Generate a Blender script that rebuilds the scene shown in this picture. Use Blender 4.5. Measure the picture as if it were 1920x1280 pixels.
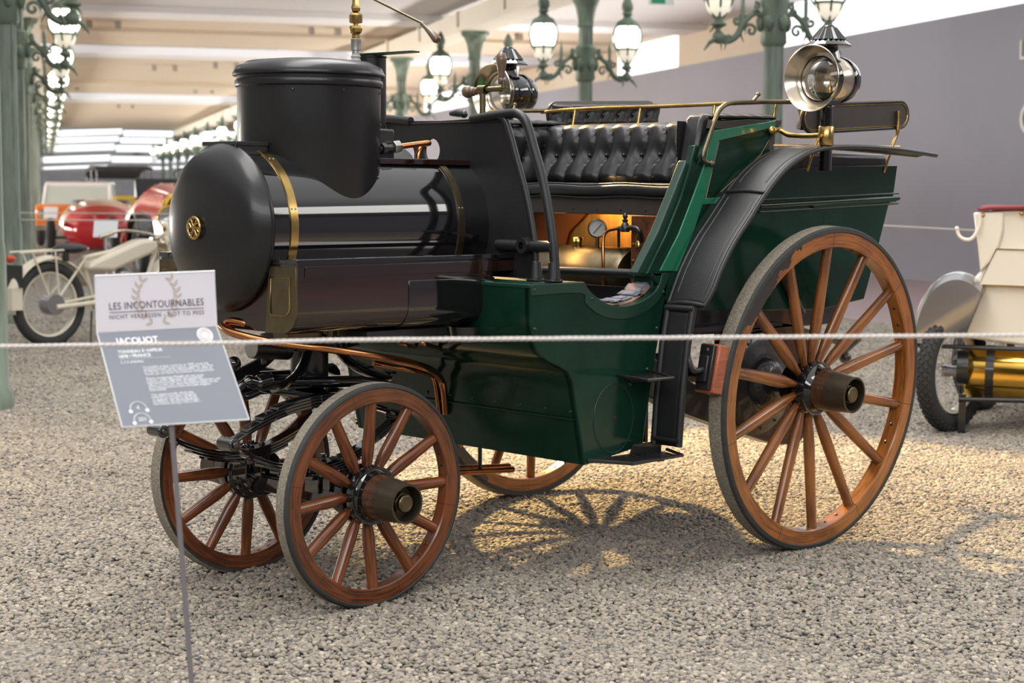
import bpy, math, random
from math import sin, cos, pi, sqrt, atan2, radians
from mathutils import Vector, Matrix
random.seed(7)
C = bpy.context.scene.collection
for o in list(bpy.data.objects): bpy.data.objects.remove(o)
# ------------------------------------------------------------------ camera
FPX = 3235.13
CAM = Vector((-3.439395, -4.521385, 1.333007))
RT = Vector((0.71801, -0.695997, 0.007134)); UP = Vector((0.056961, 0.068971, 0.995991)); FW = Vector((0.693698, 0.714725, -0.089166))
cam = bpy.data.cameras.new('camera'); co = bpy.data.objects.new('camera', cam); C.objects.link(co)
co.matrix_world = Matrix(((RT.x, UP.x, -FW.x, CAM.x), (RT.y, UP.y, -FW.y, CAM.y), (RT.z, UP.z, -FW.z, CAM.z), (0, 0, 0, 1)))
cam.sensor_width = 36; cam.lens = FPX / 1920 * 36; cam.clip_start = .05; cam.clip_end = 500
cam.dof.use_dof = True; cam.dof.focus_distance = 5.7; cam.dof.aperture_fstop = 4.5
sc = bpy.context.scene
sc.camera = co
# hall frame: u to the right, v deep along the lamp rows
HA = -0.5075
H2 = Vector((cos(HA), sin(HA), 0)); H1 = Vector((-sin(HA), cos(HA), 0))
def hall(u, v, z=0.0):
    return Vector((CAM.x, CAM.y, 0)) + H2 * u + H1 * v + Vector((0, 0, z))
# ------------------------------------------------------------------ light
sc.view_settings.view_transform = 'Standard'; sc.view_settings.look = 'None'
sc.view_settings.gamma = 1; sc.view_settings.use_curve_mapping = False
sc.view_settings.exposure = 0.0
w = bpy.data.worlds.new('world'); sc.world = w; w.use_nodes = True
nt = w.node_tree; nt.nodes.clear()
wo = nt.nodes.new('ShaderNodeOutputWorld'); bg = nt.nodes.new('ShaderNodeBackground')
tc = nt.nodes.new('ShaderNodeTexCoord'); sx = nt.nodes.new('ShaderNodeSeparateXYZ'); cr = nt.nodes.new('ShaderNodeValToRGB')
nt.links.new(tc.outputs['Generated'], sx.inputs[0]); nt.links.new(sx.outputs['Z'], cr.inputs[0])
e = cr.color_ramp.elements; e[0].position = 0; e[0].color = (.10, .085, .075, 1); e[1].position = 1; e[1].color = (1.35, 1.32, 1.30, 1)
q = cr.color_ramp.elements.new(.16); q.color = (.085, .07, .06, 1)
q = cr.color_ramp.elements.new(.55); q.color = (1.0, .99, 1.0, 1)
q = cr.color_ramp.elements.new(.33); q.color = (.17, .155, .15, 1)
nt.links.new(cr.outputs[0], bg.inputs[0]); bg.inputs[1].default_value = 1.0; nt.links.new(bg.outputs[0], wo.inputs[0])
def area(name, loc, target, sx_, sy_, power, col, spread=180):
    l = bpy.data.lights.new(name, 'AREA'); l.shape = 'RECTANGLE'; l.size = sx_; l.size_y = sy_; l.energy = power; l.color = col; l.spread = radians(spread)
    o = bpy.data.objects.new(name, l); C.objects.link(o); o.location = loc
    o.rotation_euler = (Vector(target) - Vector(loc)).to_track_quat('-Z', 'Y').to_euler(); return o
area('skylight_front', (-6.5, -7.5, 5.2), (0.5, 0, .8), 13, 1.9, 560, (.95, .97, 1))
area('skylight_overhead', (0.5, 0.5, 6.6), (0.8, 0, 0), 9, 2.4, 520, (1, .98, .95))
area('skylight_side', (8.5, -6.0, 5.0), (1.2, 0, .8), 7, 1.5, 200, (1, .97, .93))
area('hall_side_fill', hall(-15.5, 72, 2.6), hall(12, 66, 2.2), 66, 4.5, 4600, (.97, .97, 1), 150)  # added fill light beyond the left edge, brightens the hall and right wall
area('hall_ceiling_fill', hall(-12, 62, .6), hall(2, 62, 4.6), 70, 2, 9500, (1, .95, .90), 150)  # added fill, unseen, lifts the ceiling from below
area('hall_ceiling_fill', hall(11.6, 56, .5), hall(4, 56, 4.6), 60, .8, 2700, (1, .95, .89), 150)  # second added ceiling fill, low along the right wall
def spot(name, loc, target, power, col, angle, blend, size):
    l = bpy.data.lights.new(name, 'SPOT'); l.energy = power; l.color = col; l.spot_size = radians(angle); l.spot_blend = blend; l.shadow_soft_size = size
    o = bpy.data.objects.new(name, l); C.objects.link(o); o.location = loc
    o.rotation_euler = (Vector(target) - Vector(loc)).to_track_quat('-Z', 'Y').to_euler(); return o
spot('warm_spotlight', (4.6, 6.4, 5.2), (2.35, -.75, 0), 12500, (1, .66, .25), 29, .3, .10)
spot('warm_spotlight', (-2.6, 8.2, 5.0), (-1.4, 4.6, 0), 2600, (1, .72, .40), 48, .8, .2)

# ------------------------------------------------------------------ helpers
def at(px, py, axis, val):
    d = FW * FPX + RT * (px - 960) - UP * (py - 640)
    i = 'xyz'.index(axis); t = (val - CAM[i]) / d[i]
    return CAM + d * t
def XZ(pts, y):
    r = []
    for p in pts:
        q = at(p[0], p[1], 'y', y); r.append((q.x, q.z))
    return r
class MB:
    def __init__(s): s.v = []; s.f = []
    def add(s, vs, fs):
        n = len(s.v); s.v += [Vector(v) for v in vs]; s.f += [tuple(i + n for i in f) for f in fs]; return s
    def box(s, x0, x1, y0, y1, z0, z1, M=None):
        vs = [Vector((x, y, z)) for x in (x0, x1) for y in (y0, y1) for z in (z0, z1)]
        if M: vs = [M @ v for v in vs]
        return s.add(vs, [(0, 1, 3, 2), (4, 6, 7, 5), (0, 4, 5, 1), (2, 3, 7, 6), (0, 2, 6, 4), (1, 5, 7, 3)])
    def prism(s, poly, axis, a, b, M=None):
        def mk(p, t):
            v = {'x': (t, p[0], p[1]), 'y': (p[0], t, p[1]), 'z': (p[0], p[1], t)}[axis]
            return M @ Vector(v) if M else Vector(v)
        n = len(poly)
        return s.add([mk(p, a) for p in poly] + [mk(p, b) for p in poly],
                     [tuple(range(n)), tuple(range(2 * n - 1, n - 1, -1))] + [(i, i + n, (i + 1) % n + n, (i + 1) % n) for i in range(n)])
    def tube(s, path, r, n=10, closed=False, flat=1.0, cap=True):
        P = [Vector(p) for p in path]; m = len(P)
        R = r if isinstance(r, (list, tuple)) else [r] * m
        up = None; rings = []
        for i in range(m):
            if closed: t = P[(i + 1) % m] - P[i - 1]
            else: t = P[min(i + 1, m - 1)] - P[max(i - 1, 0)]
            t.normalize()
            if up is None:
                up = Vector((0, 0, 1)) if abs(t.z) < .9 else Vector((1, 0, 0))
            a = up - t * up.dot(t); a.normalize(); up = a; b = t.cross(a)
            rings.append([P[i] + (a * cos(2 * pi * k / n) + b * sin(2 * pi * k / n) * flat) * R[i] for k in range(n)])
        vs = [v for g in rings for v in g]; fs = []
        for i in range(m if closed else m - 1):
            j = (i + 1) % m
            for k in range(n):
                fs.append((i * n + k, i * n + (k + 1) % n, j * n + (k + 1) % n, j * n + k))
        if cap and not closed: fs += [tuple(range(n - 1, -1, -1)), tuple((m - 1) * n + k for k in range(n))]
        return s.add(vs, fs)
    def lathe(s, prof, o=(0, 0, 0), ax=(0, 0, 1), n=32, flute=0, depth=0):
        ax = Vector(ax).normalized(); o = Vector(o)
        a = ax.orthogonal().normalized(); b = ax.cross(a)
        vs = []; m = len(prof)
        for r, h in prof:
            for k in range(n):
                rr = max(r, 1e-4) * (1 - (depth * (k % 2) if flute else 0))
                vs.append(o + ax * h + (a * cos(2 * pi * k / n) + b * sin(2 * pi * k / n)) * rr)
        fs = []
        for i in range(m - 1):
            for k in range(n):
                fs.append((i * n + k, i * n + (k + 1) % n, (i + 1) * n + (k + 1) % n, (i + 1) * n + k))
        return s.add(vs, fs)
    def ball(s, c, r, n=14, sc_=(1, 1, 1)):
        vs = []; fs = []; c = Vector(c); m = n // 2 + 1
        for i in range(m + 1):
            t = pi * i / m
            for k in range(n):
                p = 2 * pi * k / n; vs.append(c + Vector((sin(t) * cos(p) * r * sc_[0], sin(t) * sin(p) * r * sc_[1], cos(t) * r * sc_[2])))
        for i in range(m):
            for k in range(n): fs.append((i * n + k, (i + 1) * n + k, (i + 1) * n + (k + 1) % n, i * n + (k + 1) % n))
        return s.add(vs, fs)
    def grid(s, fn, nu, nv):
        vs = [fn(i / nu, j / nv) for i in range(nu + 1) for j in range(nv + 1)]
        return s.add(vs, [(i * (nv + 1) + j, (i + 1) * (nv + 1) + j, (i + 1) * (nv + 1) + j + 1, i * (nv + 1) + j + 1) for i in range(nu) for j in range(nv)])
    def torus(s, c, R, r, ax=(0, 0, 1), n=32, m=8):
        ax = Vector(ax).normalized(); a = ax.orthogonal().normalized(); b = ax.cross(a); c = Vector(c)
        return s.tube([c + (a * cos(2 * pi * k / n) + b * sin(2 * pi * k / n)) * R for k in range(n)], r, m, closed=True)
    def build(s, name, mat, parent=None, bevel=0, solid=0, sub=0, ang=50, label=None, M=None):
        me = bpy.data.meshes.new(name); me.from_pydata([tuple(v) for v in s.v], [], s.f); me.validate()
        import bmesh
        b = bmesh.new(); b.from_mesh(me); bmesh.ops.remove_doubles(b, verts=b.verts, dist=1e-5); bmesh.ops.recalc_face_normals(b, faces=b.faces); b.to_mesh(me); b.free()
        for p in me.polygons: p.use_smooth = True
        me.set_sharp_from_angle(angle=radians(ang))
        mats = mat if isinstance(mat, (list, tuple)) else [mat]
        for m_ in mats: me.materials.append(m_)
        o = bpy.data.objects.new(name, me); C.objects.link(o)
        if parent: o.parent = parent
        if M: o.matrix_local = M
        if solid: md = o.modifiers.new('solid', 'SOLIDIFY'); md.thickness = solid; md.offset = 0
        if bevel: md = o.modifiers.new('bevel', 'BEVEL'); md.width = bevel; md.segments = 2; md.limit_method = 'ANGLE'; md.angle_limit = radians(40)
        if sub: md = o.modifiers.new('sub', 'SUBSURF'); md.levels = sub; md.render_levels = sub
        if label: o['label'] = label
        return o
def empty(name, label, cat, group=None, M=None):
    o = bpy.data.objects.new(name, None); C.objects.link(o); o['label'] = label; o['category'] = cat
    o.empty_display_size = .1
    if group: o['group'] = group
    if M: o.matrix_world = M
    return o
def tag(o, label, cat, group=None, kind=None):
    if label: o['label'] = label
    if cat: o['category'] = cat
    if group: o['group'] = group
    if kind: o['kind'] = kind
    return o
def struct(o): o['kind'] = 'structure'; return o
def copy_tree(o, parent=None):
    c = o.copy(); C.objects.link(c); c.parent = parent
    for ch in list(o.children): copy_tree(ch, c)
    return c
def smooth_path(P, k=6):
    P = [Vector(p) for p in P]; out = []
    for i in range(len(P) - 1):
        p0 = P[max(i - 1, 0)]; p1 = P[i]; p2 = P[i + 1]; p3 = P[min(i + 2, len(P) - 1)]
        for j in range(k):
            t = j / k
            out.append(.5 * ((2 * p1) + (p2 - p0) * t + (2 * p0 - 5 * p1 + 4 * p2 - p3) * t * t + (3 * p1 - p0 - 3 * p2 + p3) * t ** 3))
    out.append(P[-1]); return out
# ------------------------------------------------------------------ materials
def mat(name, col, rough=.5, metal=0.0, coat=0.0, var=0.0, vscale=6, bump=0.0, bscale=200, col2=None, emit=None, estr=0, spec=.5, trans=0, stretch=(1, 1, 1), bdist=.002, rvar=0):
    m = bpy.data.materials.new(name); m.use_nodes = True; t = m.node_tree; b = t.nodes['Principled BSDF']
    b.inputs['Base Color'].default_value = (*col, 1); b.inputs['Roughness'].default_value = rough; b.inputs['Metallic'].default_value = metal
    b.inputs['Coat Weight'].default_value = coat; b.inputs['Coat Roughness'].default_value = .05; b.inputs['Specular IOR Level'].default_value = spec
    b.inputs['Transmission Weight'].default_value = trans
    if emit: b.inputs['Emission Color'].default_value = (*emit, 1); b.inputs['Emission Strength'].default_value = estr
    if var or bump or rvar:
        tc = t.nodes.new('ShaderNodeTexCoord'); mp = t.nodes.new('ShaderNodeMapping'); mp.inputs['Scale'].default_value = stretch
        t.links.new(tc.outputs['Object'], mp.inputs[0])
    if var or rvar:
        n = t.nodes.new('ShaderNodeTexNoise'); n.inputs['Scale'].default_value = vscale; n.inputs['Detail'].default_value = 6; n.inputs['Roughness'].default_value = .6
        t.links.new(mp.outputs[0], n.inputs[0])
    if var:
        r = t.nodes.new('ShaderNodeValToRGB'); r.color_ramp.elements[0].position = .5 - .25; r.color_ramp.elements[1].position = .5 + .22
        c2 = col2 or tuple(c * (1 - var) for c in col)
        r.color_ramp.elements[0].color = (*c2, 1); r.color_ramp.elements[1].color = (*col, 1)
        t.links.new(n.outputs[0], r.inputs[0]); t.links.new(r.outputs[0], b.inputs['Base Color'])
    if rvar:
        mr = t.nodes.new('ShaderNodeMapRange'); mr.inputs['To Min'].default_value = max(0, rough - rvar); mr.inputs['To Max'].default_value = rough + rvar
        t.links.new(n.outputs[0], mr.inputs[0]); t.links.new(mr.outputs[0], b.inputs['Roughness'])
    if bump:
        n2 = t.nodes.new('ShaderNodeTexNoise'); n2.inputs['Scale'].default_value = bscale; n2.inputs['Detail'].default_value = 3
        bp = t.nodes.new('ShaderNodeBump'); bp.inputs['Strength'].default_value = bump; bp.inputs['Distance'].default_value = bdist
        t.links.new(mp.outputs[0], n2.inputs[0]); t.links.new(n2.outputs[0], bp.inputs['Height']); t.links.new(bp.outputs[0], b.inputs['Normal'])
    return m
def wood_mat(name, c1, c2, ring=0, joints=0, R=.5, rough=.28, stain=0):
    """varnished wood; ring: grain runs round the wheel; else along local X"""
    m = bpy.data.materials.new(name); m.use_nodes = True; t = m.node_tree; b = t.nodes['Principled BSDF']; N = t.nodes.new; L = t.links.new
    tc = N('ShaderNodeTexCoord'); vec = None
    if ring:
        s = N('ShaderNodeSeparateXYZ'); L(tc.outputs['Object'], s.inputs[0])
        a = N('ShaderNodeMath'); a.operation = 'ARCTAN2'; L(s.outputs[1], a.inputs[0]); L(s.outputs[0], a.inputs[1])
        h = N('ShaderNodeCombineXYZ'); L(s.outputs[0], h.inputs[0]); L(s.outputs[1], h.inputs[1])
        ln = N('ShaderNodeVectorMath'); ln.operation = 'LENGTH'; L(h.outputs[0], ln.inputs[0])
        cb = N('ShaderNodeCombineXYZ'); m1 = N('ShaderNodeMath'); m1.operation = 'MULTIPLY'; m1.inputs[1].default_value = R * 10; L(a.outputs[0], m1.inputs[0])
        m2 = N('ShaderNodeMath'); m2.operation = 'MULTIPLY'; m2.inputs[1].default_value = 170; L(ln.outputs[1], m2.inputs[0])
        m3 = N('ShaderNodeMath'); m3.operation = 'MULTIPLY'; m3.inputs[1].default_value = 170; L(s.outputs[2], m3.inputs[0])
        L(m1.outputs[0], cb.inputs[0]); L(m2.outputs[0], cb.inputs[1]); L(m3.outputs[0], cb.inputs[2]); vec = cb.outputs[0]
    else:
        mp = N('ShaderNodeMapping'); mp.inputs['Scale'].default_value = (9, 170, 170); L(tc.outputs['Object'], mp.inputs[0]); vec = mp.outputs[0]
    n = N('ShaderNodeTexNoise'); n.inputs['Scale'].default_value = 1; n.inputs['Detail'].default_value = 5; n.inputs['Distortion'].default_value = .6; L(vec, n.inputs[0])
    n2 = N('ShaderNodeTexNoise'); n2.inputs['Scale'].default_value = 5; n2.inputs['Detail'].default_value = 2; L(tc.outputs['Object'], n2.inputs[0])
    mx = N('ShaderNodeMath'); mx.operation = 'MULTIPLY_ADD'; mx.inputs[1].default_value = .45; L(n2.outputs[0], mx.inputs[0]); 
    mm = N('ShaderNodeMath'); mm.operation = 'MULTIPLY'; mm.inputs[1].default_value = .75; L(n.outputs[0], mm.inputs[0]); L(mm.outputs[0], mx.inputs[2])
    r = N('ShaderNodeValToRGB'); r.color_ramp.elements[0].position = .47; r.color_ramp.elements[1].position = .68
    r.color_ramp.elements[0].color = (*c2, 1); r.color_ramp.elements[1].color = (*c1, 1); L(mx.outputs[0], r.inputs[0]); out = r.outputs[0]
    if joints:
        k = N('ShaderNodeMath'); k.operation = 'MULTIPLY_ADD'; k.inputs[1].default_value = joints / (2 * pi); k.inputs[2].default_value = 10.2; L(a.outputs[0], k.inputs[0])
        fr = N('ShaderNodeMath'); fr.operation = 'FRACT'; L(k.outputs[0], fr.inputs[0])
        lt = N('ShaderNodeMath'); lt.operation = 'LESS_THAN'; lt.inputs[1].default_value = .0055; L(fr.outputs[0], lt.inputs[0])
        mix = N('ShaderNodeMix'); mix.data_type = 'RGBA'; L(lt.outputs[0], mix.inputs[0]); L(out, mix.inputs[6]); mix.inputs[7].default_value = (.02, .01, .006, 1); out = mix.outputs[2]
    if stain:   # scorched, scraped patch on one arc of the rim
        d1 = N('ShaderNodeMath'); d1.operation = 'SUBTRACT'; L(a.outputs[0], d1.inputs[0]); d1.inputs[1].default_value = radians(137)
        d2 = N('ShaderNodeMath'); d2.operation = 'ABSOLUTE'; L(d1.outputs[0], d2.inputs[0])
        d3 = N('ShaderNodeMath'); d3.operation = 'MULTIPLY_ADD'; d3.inputs[1].default_value = -1.6; d3.inputs[2].default_value = .72; L(d2.outputs[0], d3.inputs[0])
        d4 = N('ShaderNodeMath'); d4.operation = 'MULTIPLY_ADD'; d4.inputs[1].default_value = 9; d4.inputs[2].default_value = -9 * .562; L(ln.outputs[1], d4.inputs[0])
        d5 = N('ShaderNodeMath'); d5.operation = 'ADD'; L(d3.outputs[0], d5.inputs[0]); L(d4.outputs[0], d5.inputs[1])
        ns = N('ShaderNodeTexNoise'); ns.inputs['Scale'].default_value = 14; ns.inputs['Detail'].default_value = 6; L(tc.outputs['Object'], ns.inputs[0])
        d6 = N('ShaderNodeMath'); d6.operation = 'MULTIPLY_ADD'; d6.inputs[1].default_value = 1.6; L(ns.outputs[0], d6.inputs[0]); L(d5.outputs[0], d6.inputs[2])
        d7 = N('ShaderNodeMath'); d7.operation = 'GREATER_THAN'; d7.inputs[1].default_value = 1.08; L(d6.outputs[0], d7.inputs[0])
        mix2 = N('ShaderNodeMix'); mix2.data_type = 'RGBA'; L(d7.outputs[0], mix2.inputs[0]); L(out, mix2.inputs[6]); mix2.inputs[7].default_value = (.022, .020, .020, 1); out = mix2.outputs[2]
    L(out, b.inputs['Base Color']); b.inputs['Roughness'].default_value = rough; b.inputs['Coat Weight'].default_value = .35; b.inputs['Coat Roughness'].default_value = .10
    bp = N('ShaderNodeBump'); bp.inputs['Strength'].default_value = .15; bp.inputs['Distance'].default_value = .002; L(n.outputs[0], bp.inputs['Height']); L(bp.outputs[0], b.inputs['Normal'])
    return m
M = {}
M['wood_spoke'] = wood_mat('varnished_spoke_wood', (.20, .056, .014), (.055, .014, .005))
M['wood_spoke_r'] = wood_mat('varnished_light_spoke_wood', (.29, .100, .022), (.10, .032, .008))
M['wood_rim_f'] = wood_mat('varnished_felloe_wood', (.19, .052, .013), (.06, .015, .005), 1, 6, .33)
M['wood_rim_r'] = wood_mat('varnished_light_felloe_wood', (.36, .125, .026), (.15, .046, .011), 1, 7, .55, stain=1)
M['wood_hub'] = wood_mat('varnished_nave_wood', (.085, .036, .015), (.03, .012, .006), 1, 0, .07)
M['mahogany'] = mat('polished_dark_mahogany', (.022, .007, .005), .09, 0, 1.0, .55, 7, stretch=(1, 1, 5), col2=(.008, .004, .003))
M['tread'] = mat('worn_rubber_tread', (.34, .30, .23), .9, 0, 0, .55, 110, .9, 150, col2=(.12, .105, .08), bdist=.004)
M['tyre_side'] = mat('black_rubber_tyre_side', (.035, .037, .034), .7, 0, 0, .4, 50, .4, 120)
M['black_gloss'] = mat('gloss_black_enamel', (.006, .006, .007), .06, 0, 1.0)
M['black_iron'] = mat('black_painted_iron', (.012, .012, .013), .38, 0, .4, .3, 30, .15, 60)
M['black_satin'] = mat('satin_black_sheet_steel', (.018, .018, .019), .32, .3, .1, .25, 5, .05, 20, rvar=.06)
M['leather'] = mat('black_grained_leather', (.011, .011, .012), .40, 0, 0, .15, 20, .6, 380, bdist=.0013)
M['leather_soft'] = mat('black_smooth_upholstery_leather', (.014, .014, .015), .34, 0, 0, .2, 14, .3, 50)
M['leather_back'] = mat('dark_brown_plain_leather', (.040, .032, .028), .5, 0, 0, .2, 8, .2, 300)
M['green'] = mat('deep_green_coach_enamel', (.006, .037, .022), .15, 0, .05, .35, 4, .09, 5, col2=(.003, .018, .010), bdist=.01, spec=.28)
M['green_edge'] = mat('green_edge_moulding', (.006, .034, .021), .35, 0, 0)
M['green_light'] = mat('light_green_coach_enamel', (.010, .150, .075), .2, 0, .8, .1, 5)
M['brass'] = mat('aged_brass', (.62, .42, .15), .25, 1, 0, .45, 12, .05, 60, rvar=.1)
M['brass_dull'] = mat('dull_bronze_brass', (.20, .165, .10), .36, 1, 0, .35, 18, .08, 80, rvar=.08)
M['bronze'] = mat('dull_grey_bronze', (.13, .108, .075), .42, .85, 0, .35, 18, .08, 80, rvar=.08)
M['nickel'] = mat('warm_nickel_reflector', (.62, .54, .42), .22, 1, 0, .2, 8)
M['copper'] = mat('copper_pipe', (.72, .30, .12), .22, 1, 0, .5, 9, rvar=.1)
M['copper_sheet'] = mat('stained_copper_sheet', (.80, .42, .12), .38, 1, 0, .5, 7, .2, 30, stretch=(3, 3, .6))
M['copper_plate'] = mat('scaly_copper_plate', (.34, .13, .07), .5, .8, 0, .7, 25, .5, 60)
M['steel'] = mat('plain_steel', (.50, .49, .46), .35, 1, 0, .2, 20)
M['glass'] = mat('clear_glass', (.95, .95, .95), .02, 0, 0, trans=1.0)
M['gauge_face'] = mat('pale_gauge_face', (.38, .37, .34), .4)
M['rope'] = mat('braided_pale_cable', (.62, .57, .53), .6)
M['brakewood'] = wood_mat('red_brown_brake_wood', (.42, .12, .05), (.25, .06, .025), rough=.6)
M['handle_wood'] = mat('brown_turned_wood_handle', (.14, .085, .05), .35, 0, .4, .3, 20)
M['wrap'] = mat('grey_white_lagging_cord', (.42, .42, .40), .9, 0, 0, .2, 60, .8, 200)
M['rattan'] = mat('torn_grey_woven_mat', (.22, .23, .26), .8, 0, 0, .3, 40, .5, 150)
M['raw_wood'] = mat('bare_pinkish_wood', (.42, .26, .19), .8, 0, 0, .3, 30)
# ------------------------------------------------------------------ ground
def vor_ground(name, ca, cb, scale):
    m = bpy.data.materials.new(name); m.use_nodes = True; t = m.node_tree; b = t.nodes['Principled BSDF']; N = t.nodes.new; L = t.links.new
    tc = N('ShaderNodeTexCoord'); v = N('ShaderNodeTexVoronoi'); v.inputs['Scale'].default_value = scale; L(tc.outputs['Object'], v.inputs[0])
    s = N('ShaderNodeSeparateColor'); L(v.outputs['Color'], s.inputs[0])
    r = N('ShaderNodeValToRGB'); r.color_ramp.elements[0].color = (*ca, 1); r.color_ramp.elements[1].color = (*cb, 1); L(s.outputs[0], r.inputs[0])
    L(r.outputs[0], b.inputs['Base Color']); b.inputs['Roughness'].default_value = .9
    bp = N('ShaderNodeBump'); bp.invert = True; bp.inputs['Strength'].default_value = 1; bp.inputs['Distance'].default_value = .012; L(v.outputs['Distance'], bp.inputs['Height']); L(bp.outputs[0], b.inputs['Normal'])
    return m
M['gravel_bed'] = vor_ground('pale_gravel_bed', (.12, .11, .095), (.40, .36, .30), 75)
M['aisle'] = mat('pinkish_grey_aisle_floor', (.30, .20, .20), .35, 0, 0, .1, 2)
def pebble_mat():
    m = bpy.data.materials.new('river_pebble'); m.use_nodes = True; t = m.node_tree; b = t.nodes['Principled BSDF']; N = t.nodes.new; L = t.links.new
    oi = N('ShaderNodeObjectInfo'); r = N('ShaderNodeValToRGB'); L(oi.outputs['Random'], r.inputs[0])
    cols = [(0, (.12, .115, .11)), (.15, (.25, .22, .18)), (.35, (.39, .335, .26)), (.55, (.31, .28, .245)), (.7, (.46, .395, .30)), (.85, (.28, .25, .21)), (.95, (.56, .49, .39))]
    e = r.color_ramp.elements; e[0].position = 0; e[0].color = (*cols[0][1], 1); e[1].position = .95; e[1].color = (*cols[-1][1], 1)
    for p, c in cols[1:-1]: q = e.new(p); q.color = (*c, 1)
    n = N('ShaderNodeTexNoise'); n.inputs['Scale'].default_value = 1.2; tc = N('ShaderNodeNewGeometry'); L(tc.outputs['Position'], n.inputs[0])
    mx = N('ShaderNodeMix'); mx.data_type = 'RGBA'; mx.blend_type = 'MULTIPLY'; mx.inputs[0].default_value = .46; L(r.outputs[0], mx.inputs[6]); L(n.outputs[0], mx.inputs[7])
    L(mx.outputs[2], b.inputs['Base Color']); b.inputs['Roughness'].default_value = .75
    return m
M['pebble'] = pebble_mat()
def undul(x, y):
    return .010 * sin(x * 2.3 + 1) * cos(y * 1.9) + .006 * sin(x * 7.1 + y * 3.3) + .004 * sin(y * 11.7 - x * 5.2)
g = MB()
hm = Matrix.Translation(Vector((CAM.x, CAM.y, 0))) @ Matrix.Rotation(HA, 4, 'Z')
g.grid(lambda a, b: Vector((-30 + a * 37.6 if True else 0, -6 + b * 180, -.006)), 1, 1)
tag(struct(g.build('floor', M['gravel_bed'], M=hm)), None, None)
g = MB(); g.box(8.0, 12.5, -6, 150, -.08, .0)
gg = g.build('floor_aisle', M['aisle'], M=hm); struct(gg); gg.name = 'floor'
g = MB(); g.box(7.6, 8.0, -6, 150, -.08, -.006); struct(g.build('trim_1', M['gravel_bed'], M=hm))
# loose pebbles: stuff, geometry nodes
FH = Vector((FW.x, FW.y, 0)).normalized(); RH = Vector((FH.y, -FH.x, 0))
def gp(a, b):
    d = 3.3 + a * a * .35 * 14 + a * .65 * 14; wv = .35 * d + 1.1
    p = Vector((CAM.x, CAM.y, 0)) + FH * d + RH * (b * 2 - 1) * wv
    p.z = undul(p.x, p.y) * .7 + .002; return p
g = MB(); g.grid(gp, 80, 60)
peb = g.build('pebble_gravel', M['pebble'])
tag(peb, 'pale grey and beige rounded pebbles covering the display floor under the carriage', 'gravel', kind='stuff')
at_ = peb.data.attributes.new('dens', 'FLOAT', 'POINT')
for i, v in enumerate(peb.data.vertices):
    d = (v.co - Vector((CAM.x, CAM.y, 0))).dot(FH); at_.data[i].value = 1 if d < 8 else max(.30, 1 - (d - 8) * .14)
at2 = peb.data.attributes.new('psz', 'FLOAT', 'POINT')
for i, v in enumerate(peb.data.vertices):
    d = (v.co - Vector((CAM.x, CAM.y, 0))).dot(FH); at2.data[i].value = 1 if d < 8 else min(1.7, 1 + (d - 8) * .09)
ng = bpy.data.node_groups.new('pebbles', 'GeometryNodeTree'); ng.interface.new_socket('Geometry', in_out='INPUT', socket_type='NodeSocketGeometry'); ng.interface.new_socket('Geometry', in_out='OUTPUT', socket_type='NodeSocketGeometry')
N = ng.nodes.new; L = ng.links.new
gi = N('NodeGroupInput'); go = N('NodeGroupOutput'); dp = N('GeometryNodeDistributePointsOnFaces'); ip = N('GeometryNodeInstanceOnPoints')
na = N('GeometryNodeInputNamedAttribute'); na.data_type = 'FLOAT'; na.inputs['Name'].default_value = 'dens'
mu = N('ShaderNodeMath'); mu.operation = 'MULTIPLY'; mu.inputs[1].default_value = 8200; L(na.outputs['Attribute'], mu.inputs[0]); L(mu.outputs[0], dp.inputs['Density'])
ico = N('GeometryNodeMeshIcoSphere'); ico.inputs['Radius'].default_value = .0072; ico.inputs['Subdivisions'].default_value = 2
tf = N('GeometryNodeTransform'); tf.inputs['Scale'].default_value = (1.2, .95, .66); L(ico.outputs[0], tf.inputs['Geometry'])
ss = N('GeometryNodeSetShadeSmooth'); L(tf.outputs[0], ss.inputs[0])
sm = N('GeometryNodeSetMaterial'); sm.inputs['Material'].default_value = M['pebble']; L(ss.outputs[0], sm.inputs[0])
rr = N('FunctionNodeRandomValue'); rr.data_type = 'FLOAT_VECTOR'; rr.inputs[0].default_value = (-.4, -.4, 0); rr.inputs[1].default_value = (.4, .4, 6.28)
rs = N('FunctionNodeRandomValue'); rs.data_type = 'FLOAT'; rs.inputs[2].default_value = .62; rs.inputs[3].default_value = 1.4
nb = N('GeometryNodeInputNamedAttribute'); nb.data_type = 'FLOAT'; nb.inputs['Name'].default_value = 'psz'
ms = N('ShaderNodeMath'); ms.operation = 'MULTIPLY'; L(rs.outputs[1], ms.inputs[0]); L(nb.outputs['Attribute'], ms.inputs[1])
sp = N('GeometryNodeSetPosition'); ro = N('FunctionNodeRandomValue'); ro.data_type = 'FLOAT_VECTOR'; ro.inputs[0].default_value = (0, 0, -.003); ro.inputs[1].default_value = (0, 0, .005); ro.inputs['Seed'].default_value = 5
L(gi.outputs[0], dp.inputs[0]); L(dp.outputs['Points'], sp.inputs['Geometry']); L(ro.outputs[0], sp.inputs['Offset']); L(sp.outputs[0], ip.inputs['Points']); L(sm.outputs[0], ip.inputs['Instance']); L(rr.outputs[0], ip.inputs['Rotation']); L(ms.outputs[0], ip.inputs['Scale'])
L(ip.outputs[0], go.inputs[0])
peb.modifiers.new('pebbles', 'NODES').node_group = ng
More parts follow.
